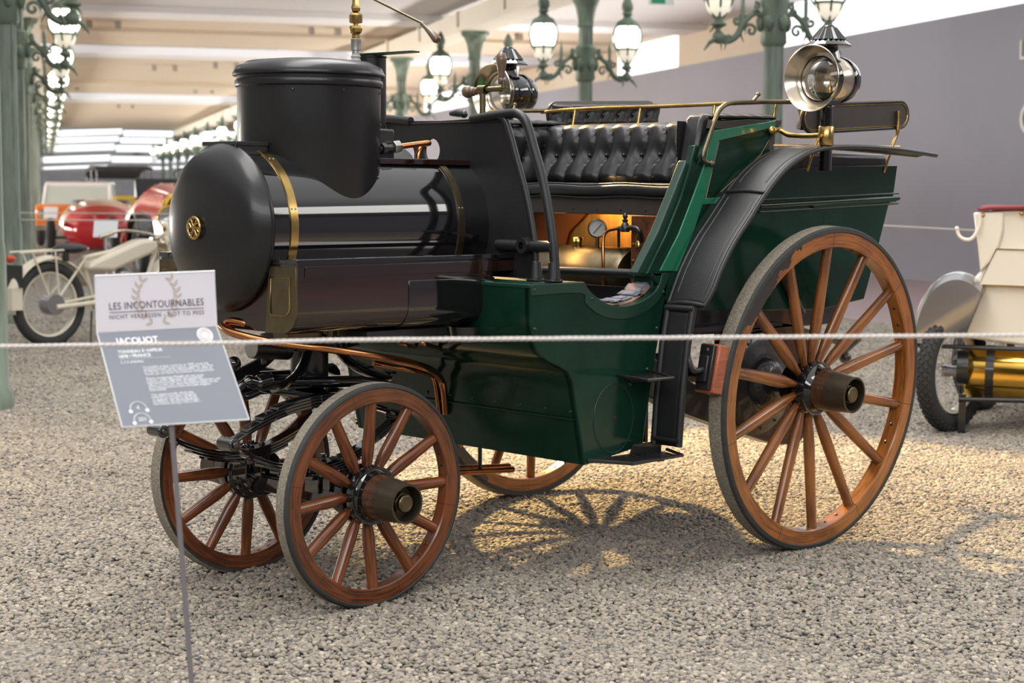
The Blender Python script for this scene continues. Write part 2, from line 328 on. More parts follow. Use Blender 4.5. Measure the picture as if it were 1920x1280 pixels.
def studs(name, m, parent, items, r=.006, h=.004, n=10):
    base = None
    for p, d in items:
        q = Vector(d).normalized().to_track_quat('Z', 'Y').to_matrix().to_4x4(); Mx = Matrix.Translation(Vector(p)) @ q
        if base is None:
            base = MB().lathe([(r * 1.1, -.002), (r, 0), (r * .75, h * .8), (0, h)], n=n).build(name, m, parent); base.matrix_local = Mx
        else:
            o = base.copy(); C.objects.link(o); o.parent = parent; o.matrix_local = Mx
# ------------------------------------------------------------------ steam carriage
car = empty('steam_carriage', 'black and dark green steam carriage with horizontal boiler and wooden spoked wheels', 'carriage')
def arc(c, r, a0, a1, n=8):
    return [(c[0] + r * cos(radians(a0 + (a1 - a0) * i / n)), c[1] + r * sin(radians(a0 + (a1 - a0) * i / n))) for i in range(n + 1)]
# wheels -----------------------------------------------------------
def wheel(name, ctr, R, side, camber, n, phase, rim, tread, width, hub0, hub1, fl, wr, ws, th):
    ax = Vector((0, -side * cos(camber), -sin(camber))); X = Vector((1, 0, 0)); Y = ax.cross(X)
    Mx = Matrix(((X.x, Y.x, ax.x, ctr[0]), (X.y, Y.y, ax.y, ctr[1]), (X.z, Y.z, ax.z, ctr[2]), (0, 0, 0, 1)))
    wh = bpy.data.objects.new(name, None); C.objects.link(wh); wh.parent = car; wh.matrix_local = Mx; wh.empty_display_size = .1
    ro = R - tread; ri = ro - rim; w2 = width
    # tyre
    g = MB(); pr = [(ro - .002, -w2 + .004), (R - .005, -w2), (R, -w2 + .006), (R, -.012), (R - .006, -.002), (ro + .001, 0), (ro - .002, -.003), (ro - .004, -w2 + .004)]
    ty = g.lathe(pr, n=120).build('tyre', [M['tread'], M['tyre_side']], wh, ang=25)
    for p in ty.data.polygons:
        c = p.center; r_ = sqrt(c.x ** 2 + c.y ** 2); p.material_index = 0 if (r_ > R - .004 and -w2 < c.z < -.008) else 1
    g = MB(); b = .004
    pr = [(ri + b, -.004), (ro, -.004), (ro, -w2 + .006), (ri + b, -w2 + .006), (ri, -w2 + .006 + b), (ri, -.004 - b), (ri + b, -.004)]
    g.lathe(pr, n=120).build('felloe_rim', M[wr], wh, ang=40)
    # rim bolts on the inside of the felloe
    it = []
    for k in range(7 if n == 14 else 6):
        for dd in (-.07, .07):
            a = radians(phase) + 2 * pi * (k * 2 + 1) / n + dd + pi / n; d = Vector((cos(a), sin(a), 0)); it.append((d * ri + Vector((0, 0, -w2 / 2)), -d))
    studs('rim_bolt', M['black_iron'], wh, it, .008, .003)
    # spokes
    zc = -w2 / 2; r0 = fl * .75; L_ = ri - r0 + .004
    st = [(0, .010, .012), (.12, .016, .014), (.22, th * .92, .016), (.35, th, .0165), (.7, th * .88, .0155), (.95, th * .82, .015), (1, th * .84, .0155)]
    g = MB(); nn = 14; vs = []; fs = []
    for t, a_, b_ in st:
        for k in range(nn):
            vs.append(Vector((r0 + t * L_, cos(2 * pi * k / nn) * a_, sin(2 * pi * k / nn) * b_ * 1.15)))
    for i in range(len(st) - 1):
        for k in range(nn): fs.append((i * nn + k, i * nn + (k + 1) % nn, (i + 1) * nn + (k + 1) % nn, (i + 1) * nn + k))
    fs += [tuple(range(nn)), tuple((len(st) - 1) * nn + k for k in range(nn))]
    s0 = g.add(vs, fs).build('spoke', M[ws], wh, ang=60)
    for k in range(n):
        o = s0 if k == 0 else s0.copy()
        if k: C.objects.link(o); o.parent = wh
        a = radians(phase) + 2 * pi * k / n
        rz = hub0 - .046; tl = atan2(zc - rz, ri - r0); o.matrix_local = Matrix.Rotation(a, 4, 'Z') @ Matrix.Translation((r0, 0, rz)) @ Matrix.Rotation(-tl, 4, 'Y') @ Matrix.Translation((-r0, 0, 0))
    # hub
    g = MB(); g.lathe([(.0, hub0 - .10), (fl * .82, hub0 - .12), (fl * .86, hub0 - .075), (fl * .75, hub0 - .072), (fl * .75, hub0 - .034), (fl * .985, hub0 - .034), (fl, hub0 - .030), (fl, hub0 - .006), (fl * .985, hub0 - .001), (fl * .95, hub0), (fl * .90, hub0 - .002), (fl * .86, hub0 + .004), (fl * .82, hub0 + .012), (fl * .79, hub0 + .02)], n=64)
    g.build('hub_flange', M['black_gloss'], wh)
    bb = hub0 + (hub1 - hub0) * .42
    g = MB(); g.lathe([(fl * .78, hub0 + .01), (fl * .77, hub0 + .03), (fl * .715, bb + .004)], n=64); g.build('wooden_nave', M['wood_hub'], wh)
    g = MB(); g.lathe([(fl * .70, bb), (fl * .73, bb + .001), (fl * .73, bb + .008), (fl * .66, hub1 - .005), (fl * .665, hub1), (fl * .60, hub1), (fl * .59, hub1 - .05), (0, hub1 - .055)], n=64)
    hb = g.build('hub_band', M['bronze'], wh, label='dull brass hub band')
    g = MB(); g.lathe([(fl * .36, hub1 - .055), (fl * .36, hub1 - .02), (0, hub1 - .02)], n=6); g.lathe([(fl * .30, hub1 - .022), (fl * .30, hub1 - .008), (fl * .27, hub1 - .004), (0, hub1 - .004)], n=32)
    g.torus((0, 0, hub1 - .004), fl * .21, .0016, n=24, m=5)
    g.build('axle_nut', M['brass_dull'], wh, bevel=.001, ang=30, label='brass axle nut')
    return wh
RF = .3589; RR = .6
wheel('front_wheel', (0, -.3767, RF * cos(.031)), RF, 1, .031, 12, 92, .048, .014, .057, -.012, .142, .094, 'wood_rim_f', 'wood_spoke', .0215)
wheel('front_wheel', (0, .3767, RF * cos(.031)), RF, -1, .031, 12, 90, .048, .014, .057, -.012, .142, .094, 'wood_rim_f', 'wood_spoke', .0215)
wheel('rear_wheel', (1.7732, -.8141, RR * cos(.065)), RR, 1, .065, 14, 92, .055, .020, .070, -.038, .119, .100, 'wood_rim_r', 'wood_spoke_r', .0245)
wheel('rear_wheel', (1.7732, .8141, RR * cos(.065)), RR, -1, .065, 14, 88, .055, .020, .070, -.038, .119, .100, 'wood_rim_r', 'wood_spoke_r', .0245)
# dark scorch patch on near rear rim is a stain with its own shape: part of the wood material is left plain
# axles --------------------------------------------------------------
g = MB(); g.tube([(0, -.34, RF - .005), (0, .34, RF - .005)], .024, 14); g.box(-.03, .03, -.27, .27, RF - .055, RF - .005)
for s in (-1, 1): g.lathe([(.05, 0), (.096, .004), (.098, .02), (.090, .024), (.090, .05), (.078, .054), (.078, .09), (.055, .094), (.03, .11)], (0, s * .315, RF), (0, -s, 0), n=40)
g.build('front_axle', M['black_gloss'], car, bevel=.003)
g = MB(); g.tube([(1.7732, -.74, .6), (1.7732, .74, .6)], .028, 14)
g.build('rear_axle', M['black_iron'], car)
# elliptic leaf springs ------------------------------------------------
def spring(y):
    e0 = Vector((-.435, y, .548)); e1 = Vector((.235, y, .576))
    sp = bpy.data.objects.new('leaf_spring', None); C.objects.link(sp); sp.parent = car
    for sgn, top in ((1, .640), (-1, .450)):
        for k in range(4):
            f = 1 - k * .17; g = MB(); P = []
            for i in range(17):
                t = (i / 16 - .5) * f + .5; b = e0.lerp(e1, t); h = 1 - (2 * t - 1) ** 2
                mid = (e0.z + e1.z) / 2; z = b.z + (top - mid) * h + sgn * k * .0095
                P.append((b.x, z))
            poly = [(p[0], p[1] + .0042) for p in P] + [(p[0], p[1] - .0042) for p in reversed(P)]
            g.prism(poly, 'y', y - .024, y + .024)
            g.build('spring_leaf', M['black_gloss'], sp, bevel=.0012, ang=30)
    for e_ in (e0, e1):
        g = MB(); g.tube([e_ + Vector((0, -.036, 0)), e_ + Vector((0, .036, 0))], .021, 20); g.lathe([(.0, 0), (.010, 0), (.012, .006), (0, .007)], e_ + Vector((0, -.043, 0)), (0, 1, 0), n=12)
        g.build('spring_eye', M['black_gloss'], sp, bevel=.003)
    g = MB(); g.box(-.14, -.02, y - .032, y + .032, .405, .425); g.box(-.12, -.10, y - .036, y + .036, .36, .43); g.box(-.06, -.04, y - .036, y + .036, .36, .43)
    for xx in (-.11, -.05):
        for yy in (-.03, .03): g.lathe([(0, 0), (.012, 0), (.012, .014), (0, .014)], (xx, y + yy, .462), (0, 0, 1), n=6)
    g.build('spring_clamp', M['black_gloss'], sp, bevel=.003)
spring(-.19); spring(.20)
# fore-carriage under the box ------------------------------------------
g = MB(); g.tube(smooth_path([(-.24, -.08, .70), (-.18, -.10, .708), (0, -.12, .70), (.14, -.12, .69), (.24, -.16, .665), (.28, -.16, .62)]), .019, 12)
g.tube([(-.20, .20, .70), (.2, .20, .69)], .016, 10); g.box(-.06, .10, -.26, .26, .645, .668)
g.build('steering_frame', M['black_gloss'], car, bevel=.003)
g = MB(); g.lathe([(.035, .66), (.062, .68), (.062, .80), (.11, .80), (.11, .83), (.16, .83), (.16, .846), (.0, .846)], (.02, 0, 0), (0, 0, 1), n=36)
g.build('steering_pivot', M['black_iron'], car)
g = MB()
for k in range(44): a = 2 * pi * k / 44; g.box(.150, .166, -.004, .004, .812, .832, Matrix.Translation((.02, 0, 0)) @ Matrix.Rotation(a, 4, 'Z'))
g.lathe([(.0, .810), (.154, .810), (.154, .832), (0, .832)], (.02, 0, 0), n=40); g.build('toothed_turntable', M['black_iron'], car)
for ya in (-.13, .16):
    for sgn in (-1, 1):
        g = MB(); P = smooth_path([(.02 + sgn * .055, ya * .5, .84), (.02 + sgn * .07, ya * .6, .79), (.02 + sgn * .12, ya * .8, .74), (.02 + sgn * .20, ya, .705), (.02 + sgn * .235, ya, .70)])
        g.tube(P, [.010 + .006 * i / len(P) for i in range(len(P))], 8, flat=2.4); g.build('curved_bracket', M['black_gloss'], car)
g = MB(); hd = at(483, 718, 'y', -.09)
g.tube(smooth_path([hd + Vector((-.075, 0, -.012)), hd + Vector((-.04, 0, .008)), hd, hd + Vector((.05, -.01, .01))]), [.012] * 6 + [.020] * 6 + [.026] * 6 + [.02], 10)
g.tube(smooth_path([hd + Vector((-.075, 0, -.022)), hd + Vector((-.05, 0, -.04)), hd + Vector((0, 0, -.03))]), .012, 8)
g.ball(hd + Vector((-.02, .10, .055)), .024); g.build('ornamental_head', M['black_gloss'], car)
g = MB(); hh = at(540, 655, 'y', -.03); he = at(472, 652, 'y', -.03)
g.tube([he, hh], .034, 24); g.tube([he + Vector((.05, 0, -.03)), he + Vector((.05, 0, -.055))], .012, 8); g.build('steering_cylinder', M['black_iron'], car, bevel=.002)
g = MB(); g.tube([he + (he - hh).normalized() * .002, he], .0335, 24); g.build('cylinder_end', M['steel'], car)
# boiler ----------------------------------------------------------------
ZB = 1.2; boiler = bpy.data.objects.new('boiler', None); C.objects.link(boiler); boiler.parent = car
def barrel(u, v):
    x = -.31 + u * .92; a = v * 2 * pi; z = ZB + .25 * sin(a); y = .25 * cos(a)
    if x > .1: z = min(z, 1.415)
    return Vector((x, y, z))
g = MB(); g.grid(barrel, 46, 96); g.build('boiler_barrel', M['black_gloss'], boiler, ang=30)
g = MB(); pr = [(0, -.098)] + [(.255 * sin(radians(a)), -.098 + .085 * (1 - cos(radians(a)))) for a in range(6, 84, 6)] + [(.262, -.008), (.266, 0), (.262, .010), (.252, .014)]
g.lathe([(r, h) for r, h in pr], (-.318, 0, ZB), (1, 0, 0), n=96); g.build('smokebox_door', M['black_satin'], boiler, ang=50)
g = MB(); g.torus((-.425, 0, ZB), .033, .0045, (1, 0, 0), 28, 8)
for k in range(6): a = pi * k / 3; g.tube([(-.425, 0, ZB), (-.425, .032 * cos(a), ZB + .032 * sin(a))], .0035, 6)
for k in range(6): a = pi * k / 3 + pi / 6; g.tube([(-.425, .014 * cos(a - .5), ZB + .014 * sin(a - .5)), (-.425, .032 * cos(a), ZB + .032 * sin(a))], .0022, 5)
g.lathe([(0, -.43), (.008, -.428), (.009, -.415), (.005, -.41), (.005, -.39)], (0, 0, ZB), (1, 0, 0), n=16)
g.build('door_handwheel', M['brass'], boiler, label='small brass handwheel')
for x0 in (-.242, .452):
    hz = 1.415 if x0 > .1 else 9
    def band(u, v, x0=x0, hz=hz):
        a = radians(-75 + 150 * 1.0 * v); xs = [(0, .250), (.001, .2545), (.029, .2545), (.030, .250)]
        dx, r = xs[min(3, int(u * 3 + .5))]; return Vector((x0 + dx + (-.0), -r * cos(a), min(ZB + r * sin(a), hz)))
    g = MB(); g.grid(band, 3, 60)
    bd_ = g.build('brass_band', M['brass'] if x0 < 0 else M['brass_dull'], boiler, ang=30); it = []
    for a in (-60, 14, 58):
        for dx in ((.008, .022) if a != -60 else (.015,)):
            d = Vector((0, -cos(radians(a)), sin(radians(a)))); it.append((Vector((x0 + dx, 0, ZB)) + d * .2545, d))
    studs('band_screw', M['steel'], bd_, it, .0038, .0025)
g = MB(); g.box(.16, .60, -.152, .152, 1.412, 1.420); g.box(.16, .60, -.156, -.150, 1.405, 1.424)
g.build('top_shelf', M['mahogany'], boiler, bevel=.002)
g = MB(); g.box(-.325, -.20, -.085, .10, 1.455, 1.468); g.box(-.325, -.20, -.080, -.075, 1.43, 1.46); g.build('top_plate', M['black_iron'], boiler, bevel=.002)
# steam drum on top
DC = (.022, 0)
g = MB(); g.lathe([(.228, ZB + .02), (.232, ZB + .03), (.232, 1.655)], (DC[0], DC[1], 0), n=96); dr = g.build('steam_dome', M['black_satin'], boiler)
g = MB(); g.lathe([(.232, 1.645), (.239, 1.650), (.241, 1.660), (.238, 1.670), (.233, 1.672), (.233, 1.682), (.246, 1.684), (.247, 1.690), (.236, 1.712), (.20, 1.730), (.12, 1.738), (0, 1.741)], (DC[0], DC[1], 0), n=96)
g.build('dome_lid', M['black_satin'], dr, ang=40)
it = []
for a in (-140, -100, -50, -20):
    d = Vector((cos(radians(a)), sin(radians(a)), 0)); it.append((Vector((DC[0], 0, 1.632)) + d * .232, d))
for px, py in ((519, 285), (557, 303), (600, 336), (708, 333)):
    p = at(px, py, 'y', -.2); q = Vector((p.x, -.2, p.z)); 
    yy = -sqrt(max(.0, .25 ** 2 - (q.z - ZB) ** 2)); q = at(px, py, 'y', yy); yy = -sqrt(max(.0, .25 ** 2 - (q.z - ZB) ** 2)); q = at(px, py, 'y', yy); it.append((q, Vector((0, q.y, q.z - ZB))))
studs('rivet', M['black_iron'], dr, it, .0055)
# whistle / safety valve stack
vx, vy = .257, .05
g = MB(); g.lathe([(.014, 1.72), (.016, 1.73), (.015, 1.76), (.013, 1.775)], (vx, vy, 0), n=20); g.torus((vx, vy, 1.765), .013, .004); g.torus((vx, vy, 1.752), .014, .004); va = g.build('lagged_pipe', M['wrap'], boiler)
g = MB(); g.lathe([(.0125, 1.775), (.0125, 1.785), (.018, 1.786), (.018, 1.818), (.019, 1.822), (.017, 1.824)], (vx, vy, 0), n=24); g.build('pipe_coupling', M['steel'], va)
g = MB(); g.lathe([(.014, 1.824), (.014, 1.836), (.012, 1.838), (.020, 1.846), (.023, 1.858), (.021, 1.866), (.008, 1.868), (.008, 1.874), (.022, 1.877), (.0225, 1.880), (.0225, 1.902), (.018, 1.908), (.008, 1.912), (.014, 1.915), (.016, 1.925), (.012, 1.94), (.012, 1.97), (.02, 1.98), (0, 2.0)], (vx, vy, 0), n=12)
g.build('brass_valve', M['brass'], va, ang=20)
g = MB(); p0 = Vector((vx, vy, 1.985)); p1 = Vector((.30, -.235, 1.862)); p2 = at(821, 76, 'x', .3)
g.tube([p0, p0.lerp(p1, .5), p1], .0042, 8); g.build('valve_lever', M['brass_dull'], va)
g = MB(); d = (p2 - p1); g.tube([p1, p1 + d * .06, p1 + d * .1, p1 + d * .5, p1 + d * .93, p2], [.006, .008, .0065, .010, .0145, .010], 16); g.build('lever_handle', M['handle_wood'], va)
# flue pipe behind the dome
g = MB(); g.lathe([(.0505, 1.40), (.0505, 1.765), (.053, 1.767), (.053, 1.772), (0, 1.774)], (.345, .075, 0), n=32); fl_ = g.build('flue_pipe', M['black_satin'], boiler)
g = MB(); g.prism([(.30, .11), (.37, .11), (.375, -.14), (.335, -.145)], 'z', 1.775, 1.780); g.build('flue_flap', M['green_edge'], fl_)
# fittings right of the dome
g = MB(); a0 = at(716, 300, 'y', -.15); a1 = at(757, 240, 'y', -.05); g.box(a0.x, a0.x + .08, -.12, -.04, 1.42, 1.52); g.lathe([(.02, 1.52), (.02, 1.54), (0, 1.541)], (a0.x + .03, -.08, 0), n=16)
g.build('feed_box', M['black_iron'], boiler, bevel=.006)
P = [at(715, 279, 'y', -.14), at(738, 278, 'y', -.14), at(755, 277, 'y', -.14), at(800, 268, 'y', -.14)]
dirx = (P[3] - P[0]).normalized()
g = MB(); g.lathe([(.010, -.01), (.010, 0), (.019, 0), (.019, .018), (.012, .018), (.012, .048), (.012, .05)], P[0], dirx, n=6); g.build('black_nut', M['black_iron'], boiler, bevel=.001)
g = MB(); g.lathe([(.012, 0), (.021, .002), (.021, .028), (.013, .034), (.010, .036)], P[0] + dirx * .048, dirx, n=6); g.build('pipe_nut', M['steel'], boiler, bevel=.0015, label='bright steel pipe nut')
g = MB(); g.tube(smooth_path([P[0] + dirx * .08, P[3] - dirx * .03, P[3] + Vector((0.01, 0, 0)), at(795, 272, 'y', -.12), at(786, 284, 'y', -.12), at(783, 310, 'y', -.12)]), .0095, 12); g.build('copper_elbow_pipe', M['copper'], boiler)
g = MB(); cc = at(748, 305, 'x', .42); g.tube([cc + Vector((0, .05, -.03)), cc + Vector((0, 0, 0.03))], .06, 24); g.build('manhole_cover', M['black_satin'], boiler, bevel=.01)
# water box below the boiler
fx = -.31; HW = .37; zt = 1.10; zb = .885; RB = .07
prof = [(-HW, zt)] + [(-HW + RB - RB * cos(radians(a)), zb + RB - RB * sin(radians(a))) for a in range(0, 91, 10)] + [(HW - RB + RB * sin(radians(a)), zb + RB - RB * cos(radians(a))) for a in range(0, 91, 10)] + [(HW, zt)]
g = MB(); g.prism(prof, 'x', fx + .004, .50); wb = g.build('water_box', M['mahogany'], car, ang=50)
g = MB(); g.box(fx - .002, .63, -HW - .006, -HW + .05, zt - .004, zt + .012); g.box(fx - .002, .63, HW - .05, HW + .006, zt - .004, zt + .012); g.box(fx, fx + .04, -HW, HW, zt - .004, zt + .008); g.box(fx + .12, .60, -HW + .04, HW - .04, zt - .03, zt - .01)
g.build('top_rim', M['black_gloss'], wb, bevel=.002)
g = MB(); g.box(fx + .03, .62, -HW - .003, -HW + .001, zt - .045, zt - .010); g.build('side_moulding', M['mahogany'], wb, bevel=.001)
for s in (-1, 1):
    def em(w, r, z0, z1): return [(s * (HW - w - .002), z1)] + [(s * HW - s * .0 if w == 99 else s * (HW - .002), z1)]
    P = [(s * .235, zt - .012), (s * (HW + .001), zt - .012), (s * (HW + .001), zb + RB)] + [(s * (HW - RB + RB * cos(radians(a))), zb + RB - RB * sin(radians(a))) for a in range(10, 91, 16)] + [(s * .215, zb - .002)]
    g = MB(); g.prism(P, 'x', fx - .004, fx + .004); ep = g.build('brass_end_plate', M['brass_dull'], wb, bevel=.001)
    y0, y1 = s * .245, s * (HW - .028); rr_ = .03
    P = [(y0, zt - .045), (y1, zt - .045), (y1, zb + .055 + rr_)] + [(y1 - s * rr_ + s * rr_ * cos(radians(a)), zb + .055 + rr_ - rr_ * sin(radians(a))) for a in range(15, 91, 15)] + [(y0, zb + .055)]
    g = MB(); pts = [Vector((fx - .005, p[0], p[1])) for p in P]; g.tube(pts, .0028, 6, closed=True); g.build('panel_bead', M['brass'], ep)
pp = [(y * 1.008, z - .003) for y, z in prof if y < -HW + RB + .001 and z < 1.05]; g = MB(); g.prism([(-HW * 1.008, 1.035)] + pp + [(-.2, zb - .003), (-.2, zb + .01), (-HW + .01, 1.035)], 'x', .13, .505); g.build('black_side_plate', M['black_gloss'], wb, bevel=.002, ang=50)
# under box fittings
g = MB(); g.box(-.02, .10, -.20, -.10, .855, .885); g.box(-.20, -.06, -.18, -.10, .850, .872); g.lathe([(.0, -.02), (.012, -.02), (.012, .03), (.006, .03)], (-.05, -.2, .85), (0, 0, 1), n=12)
g.build('drain_fitting', M['brass_dull'], car, bevel=.003)
g = MB(); g.box(.02, .36, -.30, .3, .845, .875); g.lathe([(.0, -.06), (.045, -.055), (.055, 0)], (.44, -.3, .87), (0, 0, 1), n=24); g.build('under_tray', M['black_iron'], car, bevel=.004)
# copper pipes below
Y1 = -.16
def pipe(name, pts, r, m='copper'):
    g = MB(); g.tube(smooth_path(pts), r, 12); return g.build(name, M[m], car)
pipe('copper_steam_pipe', [at(415, 611, 'y', 0), at(432, 622, 'y', -.08), at(480, 635, 'y', Y1), at(540, 645, 'y', -.24), at(620, 655, 'y', -.3), at(700, 667, 'y', -.3), at(760, 678, 'y', -.25), at(805, 692, 'y', -.2), at(824, 708, 'x', .60), at(832, 730, 'x', .64), at(836, 775, 'x', .68)], .0125)
pipe('copper_steam_pipe', [at(520, 612, 'y', -.1), at(470, 608, 'y', -.1), at(440, 602, 'y', -.05), at(426, 604, 'y', 0), at(425, 612, 'y', 0), at(436, 618, 'y', -.02)], .0125)
pipe('copper_steam_pipe', [at(700, 680, 'y', -.1), at(740, 688, 'y', -.1), at(780, 695, 'y', -.1), at(805, 702, 'x', .62), at(816, 716, 'x', .645), at(824, 776, 'x', .68)], .0085)
pipe('copper_steam_pipe', [at(740, 622, 'y', -.2), at(748, 640, 'y', -.2), at(765, 648, 'y', -.2), at(780, 650, 'x', .55)], .007)
pipe('copper_steam_pipe', [at(779, 624, 'y', -.25), at(786, 638, 'y', -.25), at(800, 646, 'y', -.25), at(827, 654, 'x', .55)], .008)
# lower pipes behind the near front wheel
g = MB(); g.tube([at(855, 886, 'y', .15), at(962, 880, 'y', .15)], .011, 12); g.tube([at(855, 878, 'y', .2), at(955, 874, 'y', .2)], .011, 12); g.build('copper_drain_pipe', M['copper'], car)
g = MB(); g.tube([at(900, 835, 'y', .17), at(900, 884, 'y', .17)], .008, 8); g.build('pipe_hanger', M['black_iron'], car)
# body -------------------------------------------------------------------
BW = .60
scoop = [(.696, 1.022), (.708, 1.005), (.735, .982), (.785, .955), (.841, .938), (.905, .934), (.97, .944), (1.03, .966), (1.068, .995), (1.085, 1.040)]
scoop_s = [(p.x, p.z) for p in smooth_path([(x, 0, z) for x, z in scoop], 4)]
sidep = [(.448, 1.022), (.452, .90), (.462, .838), (.485, .80), (.53, .77), (.585, .748), (.625, .728), (.645, .70), (.655, .66), (.711, .409), (.74, .412), (.999, .447), (1.024, .584), (1.088, .877), (1.128, 1.040)] + list(reversed(scoop_s))
body = bpy.data.objects.new('front_body', None); C.objects.link(body); body.parent = car
for s in (-1, 1):
    g = MB(); g.prism(sidep, 'y', s * BW, s * (BW - .03)); sp_ = g.build('side_panel', M['green'], body, bevel=.003, ang=30)
    # edge moulding along the top
    low = [(.45, .985)] + [(x - .012, z - .034) if i else (x - .02, z - .037) for i, (x, z) in enumerate(scoop)]
    low = [(.45, .986), (.678, .986), (.70, .955), (.735, .928), (.785, .905), (.841, .893), (.905, .890), (.975, .902), (1.04, .926), (1.082, .962), (1.128, 1.036)]
    low = [(p.x, p.z) for p in smooth_path([(x, 0, z) for x, z in low], 4)]
    P = [(.45, 1.022)] + scoop_s + [(1.128, 1.040)] + list(reversed(low[:-1]))
    g = MB(); g.prism(P, 'y', s * (BW + .004), s * (BW - .002)); g.build('edge_moulding', M['green_edge'], sp_, bevel=.0015, ang=30)
    it = []
    for px, py in ((1002, 544), (1002, 617), (1109, 560), (1243, 547), (1231, 615), (1213, 692), (1181, 720)):
        q = at(px, py, 'y', -BW); it.append(((q.x, s * (BW + .003), q.z), (0, s, 0)))
    studs('rivet', M['green_edge'], sp_, it, .0065)
    g = MB(); oc = at(1150, 784, 'y', -BW)
    g.tube([Vector((oc.x + .099 * cos(a) * 1.0, s * (BW + .001), oc.z + .118 * sin(a))) for a in [2 * pi * k / 48 for k in range(48)]], .0016, 5, closed=True)
    g.build('inspection_cover', M['green_edge'], sp_)
    g = MB(); oq = at(1152, 784, 'y', -BW); g.prism([(oq.x - .012, oq.z - .008), (oq.x, oq.z - .005), (oq.x + .012, oq.z - .009), (oq.x + .013, oq.z + .004), (oq.x + .002, oq.z + .012), (oq.x - .006, oq.z + .004)], 'y', s * (BW + .0015), s * (BW - .0015)); g.build('cover_hole', M['black_iron'], sp_)
front = [(.448, 1.022), (.452, .90), (.462, .838), (.485, .80), (.53, .77), (.585, .748), (.625, .728), (.645, .70), (.655, .66), (.711, .409)]
g = MB()
Pp = front + [(x + .014, z + .003) for x, z in reversed(front)]
g.prism(Pp, 'y', -BW + .01, BW - .01); fp = g.build('front_panel', M['green'], body, ang=30)
g = MB(); g.box(.445, .70, -BW + .001, BW - .001, 1.010, 1.022); g.build('top_board', M['green_edge'], body, bevel=.002)
g = MB(); g.box(.74, 1.02, -BW + .03, BW - .03, .44, .455); g.box(.50, 1.09, -BW + .03, BW - .03, .80, .815); g.box(1.045, 1.06, -BW + .03, BW - .03, .45, .84); g.build('floor_board', M['black_iron'], body)
studs('rivet', M['green_edge'], fp, [((.6685, -.57 + .12 * k, .59), (-1, 0, -.2)) for k in range(10)], .0055)
g = MB(); g.box(.667, .675, -BW + .012, BW - .012, .563, .566); g.build('panel_seam', M['green_edge'], fp)
# step well mat
g = MB()
for i in range(len(scoop) - 4):
    a_, b_ = scoop[i + 2], scoop[i + 3]; wd = .045 + .007 * i
    g.add([(a_[0], -BW + .03, a_[1] + .001), (b_[0], -BW + .03, b_[1] + .001), (b_[0] - .004 * i, -BW + .03 + wd, b_[1] + .001), (a_[0] - .004 * i, -BW + .03 + wd, a_[1] + .001)], [(0, 1, 2, 3)])
g.build('sill_board', M['raw_wood'], body, solid=.012)
g = MB(); random.seed(3)
for i in range(3, len(scoop) - 2):
    a_, b_ = Vector((scoop[i][0], 0, scoop[i][1])), Vector((scoop[i + 1][0], 0, scoop[i + 1][1]))
    for k in range(9):
        t = random.random(); p = a_.lerp(b_, t); wd = random.uniform(.035, .045 + .007 * i); y0 = -BW + .034 + random.uniform(0, .02)
        dx = (b_ - a_).normalized() * .016; z = .009 + .001 * k
        g.add([(p.x - dx.x, y0, p.z - dx.z + z), (p.x + dx.x, y0, p.z + dx.z + z), (p.x + dx.x, y0 + wd, p.z + dx.z + z), (p.x - dx.x, y0 + wd, p.z - dx.z + z)], [(0, 1, 2, 3)])
g.build('woven_mat', M['rattan'], body, solid=.002)
g = MB(); g.box(1.035, 1.128, -BW, -BW + .11, 1.030, 1.042); g.box(1.035, 1.128, BW - .11, BW, 1.030, 1.042); g.box(1.06, 1.075, -BW + .02, -BW + .11, .97, 1.03); g.build('sill_cap', M['green_edge'], body, bevel=.003)
# dashboard ----------------------------------------------------------------
DX = .60
dash = bpy.data.objects.new('dashboard', None); C.objects.link(dash); dash.parent = car
prof_r = [(.16, 1.562), (.345, 1.577), (.385, 1.574), (.415, 1.556), (.435, 1.525), (.466, 1.45), (.495, 1.38), (.520, 1.30), (.540, 1.22), (.555, 1.14), (.563, 1.06), (.566, 1.03)]
half = [(y, z) for y, z in prof_r]
outline = [(-y, z) for y, z in reversed(half)] + [(y, z) for y, z in half]
# panel with a real slot: inner panel + outer rim strip
inner = [(.0, 1.560), (.30, 1.566), (.325, 1.555), (.345, 1.52), (.385, 1.42), (.425, 1.32), (.455, 1.22), (.475, 1.12), (.475, 1.03)]
hole_c = ((.18, 1.445), (.045, 1.458))
Pin = [(-y, z) for y, z in reversed(inner[1:])] + inner
# cut the circular windows with a boolean-free grid: mesh panel by scanline cells
import bmesh
bm = bmesh.new(); vs = [bm.verts.new((DX - .006, p[0], p[1])) for p in Pin]; f0 = bm.faces.new(vs)
r_ = bmesh.ops.extrude_face_region(bm, geom=[f0]); bmesh.ops.translate(bm, verts=[v for v in r_['geom'] if isinstance(v, bmesh.types.BMVert)], vec=(.012, 0, 0))
bmesh.ops.recalc_face_normals(bm, faces=bm.faces); me = bpy.data.meshes.new('dash_panel'); bm.to_mesh(me); bm.free(); me.materials.append(M['leather'])
dp_ = bpy.data.objects.new('dash_panel', me); C.objects.link(dp_); dp_.parent = dash
cutters = MB()
for cy, cz in hole_c: cutters.lathe([(0, -.05), (.042, -.05), (.042, .05), (0, .05)], (DX, cy, cz), (1, 0, 0), n=32)
ct = cutters.build('cut', M['leather']); bo = dp_.modifiers.new('b', 'BOOLEAN'); bo.object = ct; bo.operation = 'DIFFERENCE'; bo.solver = 'EXACT'
dg = bpy.context.evaluated_depsgraph_get(); dg.update(); me2 = bpy.data.meshes.new_from_object(dp_.evaluated_get(dg)); dp_.modifiers.clear(); dp_.data = me2
bpy.data.objects.remove(ct)
